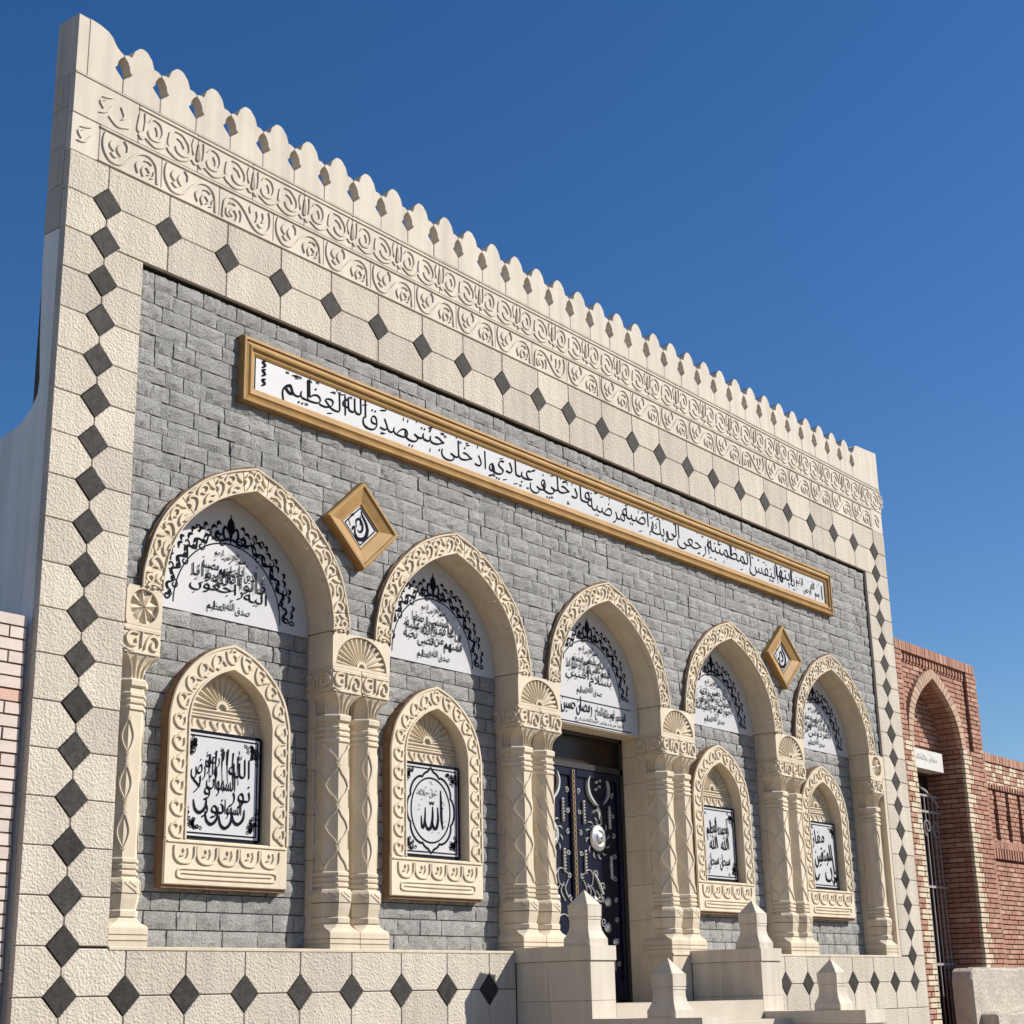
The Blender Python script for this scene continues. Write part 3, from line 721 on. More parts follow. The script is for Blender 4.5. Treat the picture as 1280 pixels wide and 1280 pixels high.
# --- window niches
WIA, WEA = arch(IN, 6, 0, WZS, WI/.832, .43/.925), arch(EX, 6, 0, WZS, WH/1.017, .615/1.105)
ZP = 1.03
wi = [(-WI, ZP+(WZS-ZP)*i/8) for i in range(8)]+WIA+[(WI, WZS-(WZS-ZP)*(i+1)/8) for i in range(8)]
we = [(-WH, ZP+(WZS-ZP)*i/8) for i in range(8)]+WEA+[(WH, WZS-(WZS-ZP)*(i+1)/8) for i in range(8)]
YF = .178
def window_meshes():
    fr = MB(); fr.ring(wi, [(p[0]*.985, p[1]-.004) for p in we], YF, .315)
    h = .012; m = flat(YF)
    WB = band(wi, we); n_ = len(wi)-1
    fr.ring([WB(i/80, -.003) for i in range(81)], [WB(i/80, .07) for i in range(81)], YF-.010, YF+.01)
    fr.ring([WB(i/80, .90) for i in range(81)], [WB(i/80, 1.0) for i in range(81)], YF-.010, YF+.01)
    # running curls: nearly even spacing measured along the middle line
    mid = [WB(i/200, .5) for i in range(201)]; L = [0]
    for a, b in zip(mid, mid[1:]): L.append(L[-1]+math.dist(a, b))
    def at(sl, s):
        sl = max(0, min(L[-1], sl)); i = next(q for q in range(200) if L[q+1] >= sl-1e-9); return WB((i+(sl-L[i])/max(L[i+1]-L[i], 1e-9))/200, s)
    nu = 21; ul = L[-1]/nu
    for k in range(nu):
        def st(pts, wd, pr='both'): fr.stroke([at((k+p[0])*ul, p[1]) for p in smooth(pts, 3)], wd, h, m, pr, sm=False)
        mir = k >= nu//2
        q = (lambda v: 1-v) if not mir else (lambda v: v)
        st([(.02, q(.80)), (.10, q(.45)), (.38, q(.25)), (.62, q(.30)), (.66, q(.52)), (.50, q(.58))], .020)
        st([(.62, q(.32)), (.80, q(.55)), (.98, q(.78))], .020)
        st([(.25, q(.72)), (.42, q(.80)), (.62, q(.74))], .022, 'leaf')
    frame = fr.mesh('window_surround', 'warm')
    bk = MB(); e = .014
    out = [(-WH, WZ0-.008)]+we+[(WH, WZ0-.008)]
    inn = [(-WI-.05, WZ0+.1)]+[(p[0]*1.14, p[1]+.04) for p in wi]+[(WI+.05, WZ0+.1)]
    rn = random.Random(5)
    out2 = [(p[0]*(1+rn.uniform(.0, .012)), p[1]+rn.uniform(0, .006)) for p in out]
    bk.ring(inn, out2, YF+.016, .30); bk.box(-WH-.003, WH+.003, YF+.016, .30, WZ0-.022, WZ0+.11)
    back = bk.mesh('raw_edge', 'raw')
    sp = MB(); sp.cbox(-WH+.002, WH-.002, YF-.004, .315, WZ0, ZP-.003, .006); m2 = flat(YF-.004)
    sp.stroke([(-WH+.02, ZP-.02), (WH-.02, ZP-.02)], .014, .010, m2, 'flat')
    nn = 5
    for k in range(nn):
        x0 = -.50+1.0*k/nn; d = 1.0/nn
        sp.stroke([(x0+.01, .985), (x0+.015, .91), (x0+d*.3, .873), (x0+d*.7, .873), (x0+d-.015, .91), (x0+d-.01, .985)], .016, h, m2, 'flat')
        sp.stroke([(x0+d*.3, .915), (x0+d*.5, .935), (x0+d*.42, .965)], .026, h, m2, 'leaf'); sp.stroke([(x0+d*.58, .905), (x0+d*.68, .93), (x0+d*.62, .97)], .022, h, m2, 'leaf')
    sp.stroke([(-.46, .80), (-.44, .828), (-.3, .832), (.3, .832), (.44, .828), (.46, .80), (.44, .772), (.3, .768), (-.3, .768), (-.44, .772)], .014, .010, m2, 'flat', closed=True)
    sp.stroke([(-.42, .80), (.42, .80)], .016, .010, m2, 'both')
    sill = sp.mesh('sill_panel', 'warm')
    sh = MB(); wb = [(-WI-.004, 1.815)]+[(p[0]*1.01, p[1]+.004) for p in WIA]+[(WI+.004, 1.815)]
    sh.prism(wb, .312, .329); m3 = flat(.312); zc, rr = 1.99, .30
    for i in range(13):
        a = pi*(i+.5)/13
        sh.stroke([(.06*math.cos(a), zc+.055*math.sin(a)), (.6*rr*math.cos(a), zc+.6*rr*.85*math.sin(a)), (rr*math.cos(a), zc+rr*.8*math.sin(a))], .052, .02, m3, 'head', top=.3, wmin=.3)
    sh.stroke([(.05*math.cos(pi*i/8), zc+.05*math.sin(pi*i/8)) for i in range(9)], .03, .026, m3, 'flat')
    for z in (1.975, 1.945, 1.925): sh.stroke([(-WI, z), (WI, z)], .014, .016, m3, 'flat')
    for k in range(6):
        u = -.33+.12*k
        sh.stroke([(u, 1.90), (u+.03, 1.87), (u+.06, 1.835)], .03, .014, m3, 'leaf'); sh.stroke([(u+.07, 1.90), (u+.075, 1.87), (u+.07, 1.84)], .022, .014, m3, 'leaf')
    shell = sh.mesh('shell_tympanum', 'warm')
    return frame, back, sill, shell
wf, wbk, wsl, wsh = window_meshes()
for i, wx in WIN.items():
    o = empty('blind_window', (wx, .3, WZ0), MA)
    for nme, me in (('window_surround', wf), ('raw_edge', wbk), ('sill_panel', wsl), ('shell_tympanum', wsh)): inst(nme, me, o, (wx, 0, 0))

# ------------------------------------------------------------------ calligraphy tiles in the windows
def tile_panel(wx, label):
    o = empty('calligraphy_tile', (wx, .32, 1.045)); tag(o, label, 'tile panel', 'calligraphy tiles in the blind windows')
    b = MB(); b.box(-WI+.003+wx, WI-.022+wx, .256, .327, 1.045, 1.812); b.build('tile', 'board', o)
    k = MB(); y = .2545
    for q, t in ((.0, .014), (.032, .007)):
        x0, x1, z0, z1 = wx-WI+.012+q, wx+WI-.034-q, 1.055+q, 1.802-q
        for a, c in (((x0, z0), (x1, z0)), ((x0, z1), (x1, z1)), ((x0, z0), (x0, z1)), ((x1, z0), (x1, z1))): k.stroke([a, c], t*1.6, 0, flat(y-.0003*(q > 0)), 'flat')
    rn = random.Random(int(wx*10))
    for sx in (-1, 1):
        for sz in (-1, 1):                 # corner scrollwork
            cx, cz = wx+sx*(WI-.055), 1.43+sz*.325
            for q in range(26):
                u, v = rn.uniform(0, .17), rn.uniform(0, .17)
                if u+v > .17: u, v = u*.45, v*.45
                k.stroke(spiral(cx-sx*u, cz-sz*v, .004, .018, rn.uniform(0, 6), 1.2, 7), .006, 0, flat(y-.0006), 'flat', n=2)
    k.build('border_lines', 'ink', o)['kind'] = 'stuff'
    return o, MB(), y-.001
# 1: six-word verse in a disc
o, k, y = tile_panel(WIN[0], 'white square tile with tall dense verse filling a disc')
c = WIN[0]
for t, x, z, wd, hs in (('الله', .16, 1.50, .20, .20), ('نور', .17, 1.33, .20, .20), ('السموات', -.01, 1.40, .27, .20), ('والأرض', -.17, 1.50, .24, .19), ('الأرض', -.06, 1.585, .2, .14), ('ولا', -.19, 1.36, .16, .18), ('نور', -.08, 1.235, .2, .17), ('السموات', .08, 1.235, .22, .15)):
    word(k, t, c+x-.01, z, wd, hs, y, nib=.024)
for x, h_ in ((-.12, .05), (-.06, .08), (.0, .1), (.05, .1), (.10, .08), (.15, .06)): k.stroke([(c+x-.01, 1.60+h_), (c+x-.016, 1.56), (c+x-.006, 1.45)], .015, 0, flat(y-.002), 'tail', wmin=.4)
for x, z in ((-.21, 1.26), (-.1, 1.185), (.03, 1.165), (.15, 1.20)): k.stroke([(c+x-.06, z+.06), (c+x-.045, z-.005), (c+x, z-.03), (c+x+.05, z+.01), (c+x+.06, z+.08)], .024, 0, flat(y-.0022), 'both', wmin=.3)
k.build('lettering', 'ink', o)['kind'] = 'stuff'
# 2: one word in a lobed medallion
o, k, y = tile_panel(WIN[1], 'white square tile with a single large word in a lobed round medallion')
c = WIN[1]; m = flat(y); cz = 1.43
k.stroke([(c+.245*math.cos(2*pi*i/40), cz+.265*math.sin(2*pi*i/40)) for i in range(40)], .014, 0, m, closed=True, n=1)
lob = []
for i in range(96):
    a = 2*pi*i/96+pi/2; e = abs(math.sin(4*a)); r_ = .285+.03*(1-e)**2 if False else .283+.028*abs(math.cos(4*a))**.6
    r_ += .03*max(0, 1-abs(((a-pi/2+pi) % (2*pi))-pi)*9)+.03*max(0, 1-abs(((a+pi/2+pi) % (2*pi))-pi)*9)
    lob.append((c+r_*math.cos(a)*.96, cz+r_*math.sin(a)*1.03))
k.stroke(lob, .019, 0, flat(y-.0003), closed=True, n=1)
m = flat(y-.0006)
k.stroke([(c+.125, 1.60), (c+.13, 1.48), (c+.135, 1.36), (c+.15, 1.28)], .03, 0, m, 'both', wmin=.5)
k.stroke([(c+.085, 1.46), (c+.09, 1.36), (c+.07, 1.29), (c+.035, 1.29), (c+.02, 1.34)], .03, 0, m, 'both', wmin=.4)
k.stroke([(c+.022, 1.46), (c+.02, 1.36), (c-.005, 1.285), (c-.05, 1.28), (c-.072, 1.34)], .032, 0, m, 'both', wmin=.4)
k.stroke([(c-.07, 1.45), (c-.075, 1.35), (c-.095, 1.285), (c-.115, 1.30), (c-.12, 1.38)], .026, 0, m, 'both', wmin=.35)
k.stroke([(c-.02, 1.50), (c-.005, 1.475), (c+.01, 1.50), (c+.025, 1.475), (c+.04, 1.505)], .010, 0, m, 'flat')
word(k, 'جل جلاله', c-.05, 1.545, .22, .075, y-.0012, nib=.015); 
rn = random.Random(4)
for q in range(34):
    a, rr = rn.uniform(0, 2*pi), rn.uniform(.12, .215); u, v = c+rr*math.cos(a), cz+rr*math.sin(a)*1.05
    k.stroke([(u, v), (u+rn.uniform(-.012, .012), v+rn.uniform(.004, .018))], .006, 0, flat(y-.0018), 'flat')
k.build('lettering', 'ink', o)['kind'] = 'stuff'
# 4: praise in two columns
o, k, y = tile_panel(WIN[3], 'white square tile with two upright columns of stacked words, right of the entrance')
c = WIN[3]
for x, col in ((.13, ('سبحان', 'الله', 'وبحمده')), (-.10, ('سبحان', 'الله', 'العظيم'))):
    for q, t in enumerate(col): word(k, t, c+x+(.01 if q % 2 else -.01), 1.20+.165*q, .21 if q != 1 else .16, .18, y-.0013*q, nib=.026, rot=.12)
    k.stroke([(c+x+.07, 1.70), (c+x+.065, 1.55), (c+x+.07, 1.40)], .016, 0, flat(y-.005), 'tail', wmin=.4)
k.build('lettering', 'ink', o)['kind'] = 'stuff'
# 5
o, k, y = tile_panel(WIN[4], 'white square tile with three bold slanting words, nearest the red brick building')
c = WIN[4]
for t, x, z, wd, hs in (('ان', .16, 1.20, .24, .30), ('للمتقين', .03, 1.36, .44, .26), ('مفازا', -.09, 1.56, .34, .22)): word(k, t, c+x, z, wd, hs, y-.0012*(z*10 % 3), nib=.03, rot=.1)
k.stroke([(c-.24, 1.34), (c-.22, 1.18), (c-.16, 1.15), (c-.1, 1.22)], .03, 0, flat(y-.006), 'both')
k.build('lettering', 'ink', o)['kind'] = 'stuff'

# ------------------------------------------------------------------ lunette boards
LW = arch(IN, 6, 0, ZS, .995, .995)
def lunette(i, label, zb=2.655):
    b = BAYS[i]; o = empty('lunette_board', (b, .3, zb)); tag(o, label, 'inscription', 'lunette boards under the arches')
    mb = MB(); poly = [(b-.829, zb)]+[(b+p[0], p[1]) for p in LW]+[(b+.829, zb)]
    mb.prism(poly, DEP-.004, .332); mb.build('board', 'board', o)
    k = MB(); y = DEP-.0055; m = flat(y); zf = 2.705; r0 = .525
    A = lambda a, r: (b+r*math.cos(a), zf+r*1.02*math.sin(a))
    k.stroke([A(pi*j/40, r0) for j in range(41)], .011, 0, m, 'flat', n=1)
    m = flat(y-.0004)
    for side in (0, 1):                  # scrolling vine either side of the crest
        fa = (lambda t: pi/2-t) if side == 0 else (lambda t: pi/2+t)
        n = 7
        k.stroke([A(fa(.10+1.42*j/28), r0+.045+.028*math.sin(j*1.57)) for j in range(29)], .020, 0, m, 'both', n=2, wmin=.5)
        for j in range(n):
            t = .16+1.36*j/n; s = 1 if j % 2 else -1; sg = 1 if side == 0 else -1
            c0 = A(fa(t), r0+.055+.042*s); ang = fa(t)
            k.stroke(spiral(c0[0], c0[1], .007, .036, ang+s*1.2, sg*s*.95, 9), .014, 0, flat(y-.0008), 'both', n=3, wmin=.5)
            for q, (dt, dr, ln) in enumerate(((.05, .03, .12), (.10, .085, .10), (.13, .0, .09), (.02, .11, .07))):
                k.stroke([A(fa(t+dt-ln*.5), r0+.03+dr), A(fa(t+dt), r0+.045+dr*1.05), A(fa(t+dt+ln*.5), r0+.03+dr*.9)], .026, 0, flat(y-.0012-.0002*q), 'leaf')
        f0 = A(fa(1.52), r0+.06); k.stroke(spiral(f0[0], f0[1]+.01, .006, .03, 0, 1.1*(1 if side else -1), 9), .014, 0, flat(y-.0014), 'flat')
        f0 = A(fa(1.54), r0+.12); k.stroke(spiral(f0[0], f0[1]+.01, .006, .026, 0, 1.1*(1 if side else -1), 9), .012, 0, flat(y-.0014), 'flat')
        cu = A(fa(.5), r0+.15); k.stroke(spiral(cu[0], cu[1], .006, .030, -1.5, (-1 if side else 1)*1.0, 8), .013, 0, flat(y-.0014), 'flat')
        sx = -1 if side else 1           # palmette leaves of the crest
        k.stroke([(b, 3.28), (b+sx*.05, 3.27), (b+sx*.075, 3.32), (b+sx*.06, 3.37), (b+sx*.035, 3.35)], .024, 0, flat(y-.0016), 'both', wmin=.4)
        k.stroke([(b, 3.30), (b+sx*.025, 3.35), (b+sx*.02, 3.41), (b, 3.45)], .026, 0, flat(y-.0018), 'leaf'); k.stroke([(b+sx*.02, 3.29), (b+sx*.10, 3.25), (b+sx*.15, 3.29), (b+sx*.12, 3.33)], .024, 0, flat(y-.002), 'both', wmin=.4)
    k.stroke([(b, 3.24), (b, 3.34), (b, 3.475)], .034, 0, flat(y-.0022), 'leaf')
    k.build('ornament', 'ink', o)['kind'] = 'stuff'
    return o, MB(), y-.003, b
LT = [
 (0, 'white lunette board with verse, over the window of the tall dense disc verse', ['الذين', 'اذا', 'اصابتهم', 'مصيبة', 'قالوا', 'انا', 'لله', 'وانا', 'اليه', 'راجعون']),
 (1, 'white lunette board with three dense text rows over the window with the lobed medallion', ['من', 'المؤمنين', 'رجال', 'صدقوا', 'ما', 'عاهدوا', 'الله', 'عليه', 'فمنهم', 'من', 'قضى', 'نحبه']),
 (3, 'white lunette board with dense text over the window of stacked two-column words', ['كل', 'نفس', 'ذائقة', 'الموت', 'وانما', 'توفون', 'اجوركم', 'يوم', 'القيامة']),
 (4, 'white lunette board with dense text over the window of three bold words', ['ان', 'الذين', 'امنوا', 'وعملوا', 'الصالحات', 'كانت', 'لهم', 'جنات', 'الفردوس', 'نزلا']),
 (2, 'white lunette board over the navy door with a ruled strip of names below the verse', ['سلام', 'عليكم', 'بما', 'صبرتم', 'فنعم', 'عقبى', 'الدار', 'ادخلوها', 'بسلام', 'امنين'])]
for i, lab, words in LT:
    zb = 2.655 if i != 2 else 2.40
    o, k, y, b = lunette(i, lab, zb)
    line(k, ['بسم', 'الله', 'الرحمن', 'الرحيم'], b-.15, b+.15, 3.125, .07, y, jig=.01)
    k.stroke([(b-.02, 3.17), (b+.1, 3.115), (b+.17, 3.135)], .006, 0, flat(y-.002), 'both')
    h = (len(words)+1)//2
    t3 = (len(words)+2)//3
    line(k, words[:t3], b-.27, b+.27, 3.005, .115, y, jig=.010, over=.08, marks=10)
    line(k, words[t3:2*t3], b-.36, b+.36, 2.928, .125, y-.0025, jig=.014, over=.08, marks=12)
    line(k, words[2*t3:], b-.38, b+.38, 2.845, .125, y-.0012, jig=.012, over=.08, marks=12)
    rq = random.Random(i)
    for q in range(7):                # tall uprights of the script
        u = b-.33+.66*q/6+rq.uniform(-.03, .03); v = 2.90+rq.uniform(-.03, .02)
        k.stroke([(u+.010, v+.12), (u, v+.05), (u+.006, v)], .008, 0, flat(y-.005), 'tail', wmin=.4)
    line(k, ['صدق', 'الله', 'العظيم'], b-.21, b+.21, 2.725, .085, y, jig=.008)
    if i == 2:
        for z in (2.64, 2.418): k.stroke([(b-.82, z), (b+.70, z)], .008, 0, flat(y), 'flat')
        line(k, ['المغفور', 'لهم', 'عائلة', 'الحاج'], b+.08, b+.60, 2.52, .12, y, jig=.006)
        line(k, ['رمضان', 'حسين', 'مكي'], b-.64, b+.03, 2.535, .20, y)
        line(k, ['القاهرة', 'مقابر', 'العائلة', 'شارع'], b-.25, b+.56, 2.445, .045, y)
        line(k, ['٢٠٢٢'], b-.66, b-.47, 2.452, .07, y)
    k.build('lettering', 'ink', o)['kind'] = 'stuff'

# ------------------------------------------------------------------ gilded frames on the wall
def mould(mb, prof, pts):
    """picture-frame moulding: profile (inward distance, y) run round a closed polygon"""
    n = len(pts); loops = []
    for d, y in prof: loops.append([(p[0], y, p[1]) for p in (inset(pts, d) if d else pts)])
    vs = [v for lp in loops for v in lp]; fs = []
    for k in range(len(prof)-1):
        for i in range(n):
            j = (i+1) % n; fs.append((k*n+i, k*n+j, (k+1)*n+j, (k+1)*n+i))
    mb.add(vs, fs)
o = empty('banner_panel', (6.15, .03, 4.29)); tag(o, 'long gilded frame with a single line verse on white, spanning above the arches', 'inscription panel')
X0, X1, Z0, Z1 = 1.305, 10.965, 4.285, 4.825
segs = 5
pf = [(0, .05), (0, -.012), (.012, -.024), (.030, -.026), (.040, -.012), (.058, -.018), (.074, -.030), (.088, -.026), (.10, -.008), (.118, -.006), (.135, .004), (.135, .012)]
mb = MB(); mould(mb, pf, [(X0, Z0), (X1, Z0), (X1, Z1), (X0, Z1)]); mb.build('frame', 'gold', o)
mb = MB(); mb.box(X0+.12, X1-.12, .010, .05, Z0+.12, Z1-.12); mb.build('board', 'board', o)
k = MB(); y = .0085; xa, xb = X0+.15, X1-.15; zc = 4.555
for x in (xa, xb): k.stroke([(x, Z0+.14), (x, Z1-.14)], .012, 0, flat(y), 'flat')
verse = [('يا', .9), ('ايتها', 1), ('النفس', 1.05), ('المطمئنة', 1.1), ('ارجعي', 1.1), ('الى', .9), ('ربك', .9), ('راضية', 1), ('مرضية', 1), ('فادخلي', 1.1), ('في', .9), ('عبادي', 1.05), ('وادخلي', 1.1), ('جنتي', 1.05), ('صدق', 1.05), ('الله', .95), ('العظيم', 1.1)]
line(k, ['بسم', 'الله', 'الرحمن', 'الرحيم'], 10.10, 10.68, zc-.045, .13, y, jig=.035, over=.12, marks=8)
wd = [(glyphs(t)[3]-glyphs(t)[2])*s for t, s in verse]; gap = -.16; tot = sum(wd)+gap*(len(wd)-1)
xr_, xl_ = 10.06, 1.74; kk = (xr_-xl_)/tot; x = xr_
for i, (t, s) in enumerate(verse):
    c = x-wd[i]*kk/2; word(k, t, c, zc-.055+(.035 if i % 2 else -.012), wd[i]*kk, .245, y-.0013*(i % 2), nib=.018); x -= (wd[i]+gap)*kk
rn = random.Random(11)
for q in range(95):
    u = rn.uniform(xl_, xr_); v = zc+rn.choice((.10, .115, .085, -.105)); e = .035
    k.stroke(rn.choice(([(u, v), (u+e*1.6, v+e*.45)], [(u, v+e*.5), (u+e*.3, v), (u+e*.6, v+e*.5), (u+e*.9, v)], [(u, v), (u+.004, v+e)])), .0085, 0, flat(y-.003), 'flat')
for z in (4.47, 4.55, 4.62): k.stroke([(1.52, z), (1.56, z+.03), (1.53, z+.05), (1.57, z+.07)], .024, 0, flat(y-.002), 'both')
k.stroke([(10.75, 4.46), (10.745, 4.63)], .02, 0, flat(y-.002), 'flat')
k.build('lettering', 'ink', o)['kind'] = 'stuff'

for cx, cz, lab in ((2.63, 3.585, 'gilded diamond frame with swirl word, between the two arches nearest the washed brick wall'), (9.60, 3.57, 'gilded diamond frame with swirl word, between the two arches nearest the red brick building')):
    o = empty('diamond_frame', (cx, .03, cz-.37)); tag(o, lab, 'framed plaque', 'gilded diamond frames')
    a = .415; bb = .372; pts = [(cx-a, cz), (cx, cz-bb), (cx+a, cz), (cx, cz+bb)]
    pf = [(0, .05), (0, -.03), (.012, -.040), (.03, -.040), (.038, -.028), (.055, -.024), (.125, .0), (.134, -.004), (.142, .004), (.142, .014)]
    mb = MB(); mould(mb, pf, pts); mb.build('frame', 'gold', o)
    mb = MB(); mb.prism(inset(pts, .135), .010, .05); mb.build('board', 'board', o)
    k = MB(); y = .0088; q = inset(pts, .160); n = 4
    for i in range(4): k.stroke([q[i], q[(i+1) % 4]], .012, 0, flat(y), 'flat')
    s = .8
    def sw(pts_, wd, pr='both'): k.stroke([(cx+u*s, cz+v*s) for u, v in pts_], wd, 0, flat(y-.0005), pr, wmin=.25)
    sw([(.01, .165), (.03, .12), (.085, .05), (.105, -.03), (.06, -.115), (-.03, -.135), (-.075, -.08), (-.07, -.02)], .036)
    sw([(.0, .11), (.004, .06), (.0, .01)], .012, 'flat'); sw([(-.05, -.02), (-.06, .05), (-.01, .075), (.03, .03), (.03, -.03), (-.005, -.06), (-.04, -.04)], .026)
    sw([(-.07, -.01), (-.1, -.03), (-.12, -.06)], .024); sw([(-.14, -.02), (-.165, .04), (-.15, .07)], .010, 'flat'); sw([(-.145, .085), (-.11, .10), (-.08, .13)], .022, 'leaf')
    k.build('lettering', 'ink', o)['kind'] = 'stuff'

# ------------------------------------------------------------------ entrance door (part of the mausoleum)
DX0, DX1, DY = 5.272, 6.952, .50
FLR = -.14
door = empty('door', ((DX0+DX1)/2, DY, FLR), MA)
mb = MB()
mb.box(DX0, DX0+.05, DY-.02, DY+.09, FLR, 2.385); mb.box(DX1-.05, DX1, DY-.02, DY+.09, FLR, 2.385); mb.box(DX0, DX1, DY-.02, DY+.09, 2.03, 2.085); mb.box(DX0, DX1, DY-.02, DY+.09, 2.35, 2.385)
mb.build('door_frame', 'dark', door)
mb = MB(); mb.box(DX0+.05, DX1-.05, DY+.03, DY+.045, 2.085, 2.35); mb.build('transom_pane', 'glass', door)
mid = (DX0+DX1)/2
for sgn in (-1, 1):
    x0, x1 = (DX0+.05, mid-.004) if sgn < 0 else (mid+.004, DX1-.05); cx = (x0+x1)/2
    mb = MB(); mb.cbox(x0, x1, DY+.01, DY+.06, FLR+.01, 2.028, .006)
    for a, b, c, d in ((x0, x0+.05, FLR+.01, 2.028), (x1-.05, x1, FLR+.01, 2.028)): mb.cbox(a, b, DY-.012, DY+.01, c, d, .006)
    mb.cbox(x0+.05, x1-.05, DY-.012, DY+.01, 1.95, 2.028, .006); mb.cbox(x0+.05, x1-.05, DY-.012, DY+.01, FLR+.01, .05, .006)
    leaf = mb.build('door_leaf', 'navy', door)
    ms = mid+sgn*.385
    mb = MB(); mb.lathe_y(ms, 1.385, [(.118, DY+.005), (.124, DY-.01), (.108, DY-.022), (.092, DY-.018), (.085, DY-.028), (.07, DY-.028), (.066, DY-.018), (.058, DY-.02), (.05, DY-.035), (.03, DY-.045), (.012, DY-.048)], n=48, scal=.05, lobes=24)
    mb.build('medallion', 'silver', leaf, smooth_=True)
    f = lambda u, v, d: (mid+sgn*(u), DY+.008-d, v)
    mb = MB()
    mb.stroke([(.27, 1.98), (.235, 1.90), (.26, 1.80), (.34, 1.72), (.40, 1.70)], .035, .03, f, 'both'); mb.stroke([(.56, 1.97), (.60, 1.90), (.58, 1.80), (.50, 1.72)], .028, .02, f, 'both')
    for u, v in ((.37, 1.92), (.42, 1.88), (.36, 1.85), (.43, 1.94)): mb.stroke([(u, v), (u+.02, v+.012), (u+.03, v-.008)], .024, .02, f, 'both')
    mb.stroke([(.32, 1.62), (.40, 1.66), (.46, 1.60), (.44, 1.52), (.36, 1.53)], .008, .012, f, 'both'); mb.stroke([(.395, 1.69), (.43, 1.64), (.42, 1.57)], .05, .012, f, 'drop')
    mb.build('crescent_ornament', 'silver', leaf)
    for u, v in ((.17, 1.62), (.17, 1.15), (.60, 1.60), (.60, 1.12)):
        mb = MB(); 
        for q in range(7): mb.lathe_y(mid+sgn*u, v-.09+.03*q, [(.020, DY+.004), (.022, DY-.01), (.010, DY-.02)], n=10)
        mb.stroke([(u, v-.115), (u, v+.115)], .030, .014, f, 'both'); mb.build('spindle', 'silver', leaf)
    for u, v, r_ in ((.30, .80, .035), (.52, .79, .042), (.50, .55, .045), (.62, .42, .03), (.12, .40, .045), (.24, .18, .04)):
        mb = MB(); mb.lathe_y(mid+sgn*u, v, [(r_, DY+.006), (r_*1.05, DY-.006), (r_*.6, DY-.02), (r_*.2, DY-.026)], n=20, scal=.08, lobes=10); mb.build('stud', 'silver', leaf, smooth_=True)
    mb = MB(); mb.stroke([(.30, 1.05), (.37, .97), (.44, .86)], .022, .02, f, 'flat'); mb.stroke([(.12, 1.03), (.22, 1.08), (.28, 1.04), (.26, .94), (.18, .92)], .008, .012, f, 'flat')
    for j in range(5): mb.stroke([(.12+.07*j, .98-.03*j), (.17+.07*j, .90-.02*j), (.13+.08*j, .82), (.08+.09*j, .78)], .009, .012, f, 'flat')
    mb.stroke([(.08, .6), (.2, .66), (.32, .6), (.3, .48), (.2, .45)], .009, .012, f, 'flat'); mb.stroke([(.35, .3), (.45, .4), (.58, .3), (.6, .15)], .012, .014, f, 'flat')
    for q in range(9):
        for u in (.10, .66): mb.stroke(spiral(u, .22+.2*q, .006, .03, q*1.3, 1.1*(-1)**q, 8), .009, .012, f, 'flat', n=2)
        mb.stroke(spiral(.385+.06*math.sin(q*2.1), .16+.11*q, .008, .045, q, 1.2*(-1)**q, 8), .010, .012, f, 'flat', n=2)
    for q in range(12):
        a_ = 2*pi*q/12; mb.stroke([(.385+.15*math.cos(a_), 1.385+.15*math.sin(a_)), (.385+.185*math.cos(a_+.1), 1.385+.185*math.sin(a_+.1)), (.385+.20*math.cos(a_+.25), 1.385+.2*math.sin(a_+.25))], .014, .012, f, 'leaf')
    mb.build('scroll_ironwork', 'silver', leaf)['kind'] = 'stuff'
mb = MB()                                   # vertical chain strip on the meeting stile
for q in range(26):
    z = 1.98-.052*q; xx = mid-.012
    mb.stroke([(xx+.016*math.cos(2*pi*i/10), z+.032*math.sin(2*pi*i/10)) for i in range(10)], .010, .012, flat(DY-.012), closed=True, n=1)
mb.build('chain_strip', 'chain', door)
# stone lintel soffit and threshold
mb = MB(); mb.cbox(5.262, 6.962, DEP+.004, .62, 2.386, 2.44, .004); mb.build('lintel', 'warm', MA)

# ------------------------------------------------------------------ entrance stair
ST = empty('entrance_stair', (6.1, -.4, GR)); tag(ST, 'cream stone entrance stair between stepped cheek walls before the navy door', 'stair')
mb = MB(); mb.box(4.87, 7.282, -.76, .50, GR, FLR); mb.build('landing', 'step', ST)
for q in range(8):
    mb = MB(); zt_ = FLR-.168*(q+1); mb.cbox(4.87, 7.282, -.76-.29*(q+1), -.76-.29*q, GR-.01, zt_, .006); mb.build('step', 'step', ST, (6.07, -.76-.29*(q+.5), zt_))
def finial(x, y, z):
    mb = MB()
    sq = lambda zz, wd: (z+zz, wd, .003)
    mb.loft8(x, y, [sq(0, .262), sq(.055, .262), sq(.06, .256), sq(.085, .232), sq(.12, .200), sq(.16, .186), sq(.208, .186), sq(.21, .196), sq(.222, .196), sq(.224, .186), sq(.23, .186), sq(.232, .198), sq(.32, .202), sq(.325, .206), sq(.328, .19), (z+.445, .008, .001)])
    return mb.build('post_finial', 'frieze', ST, (x, y, z))
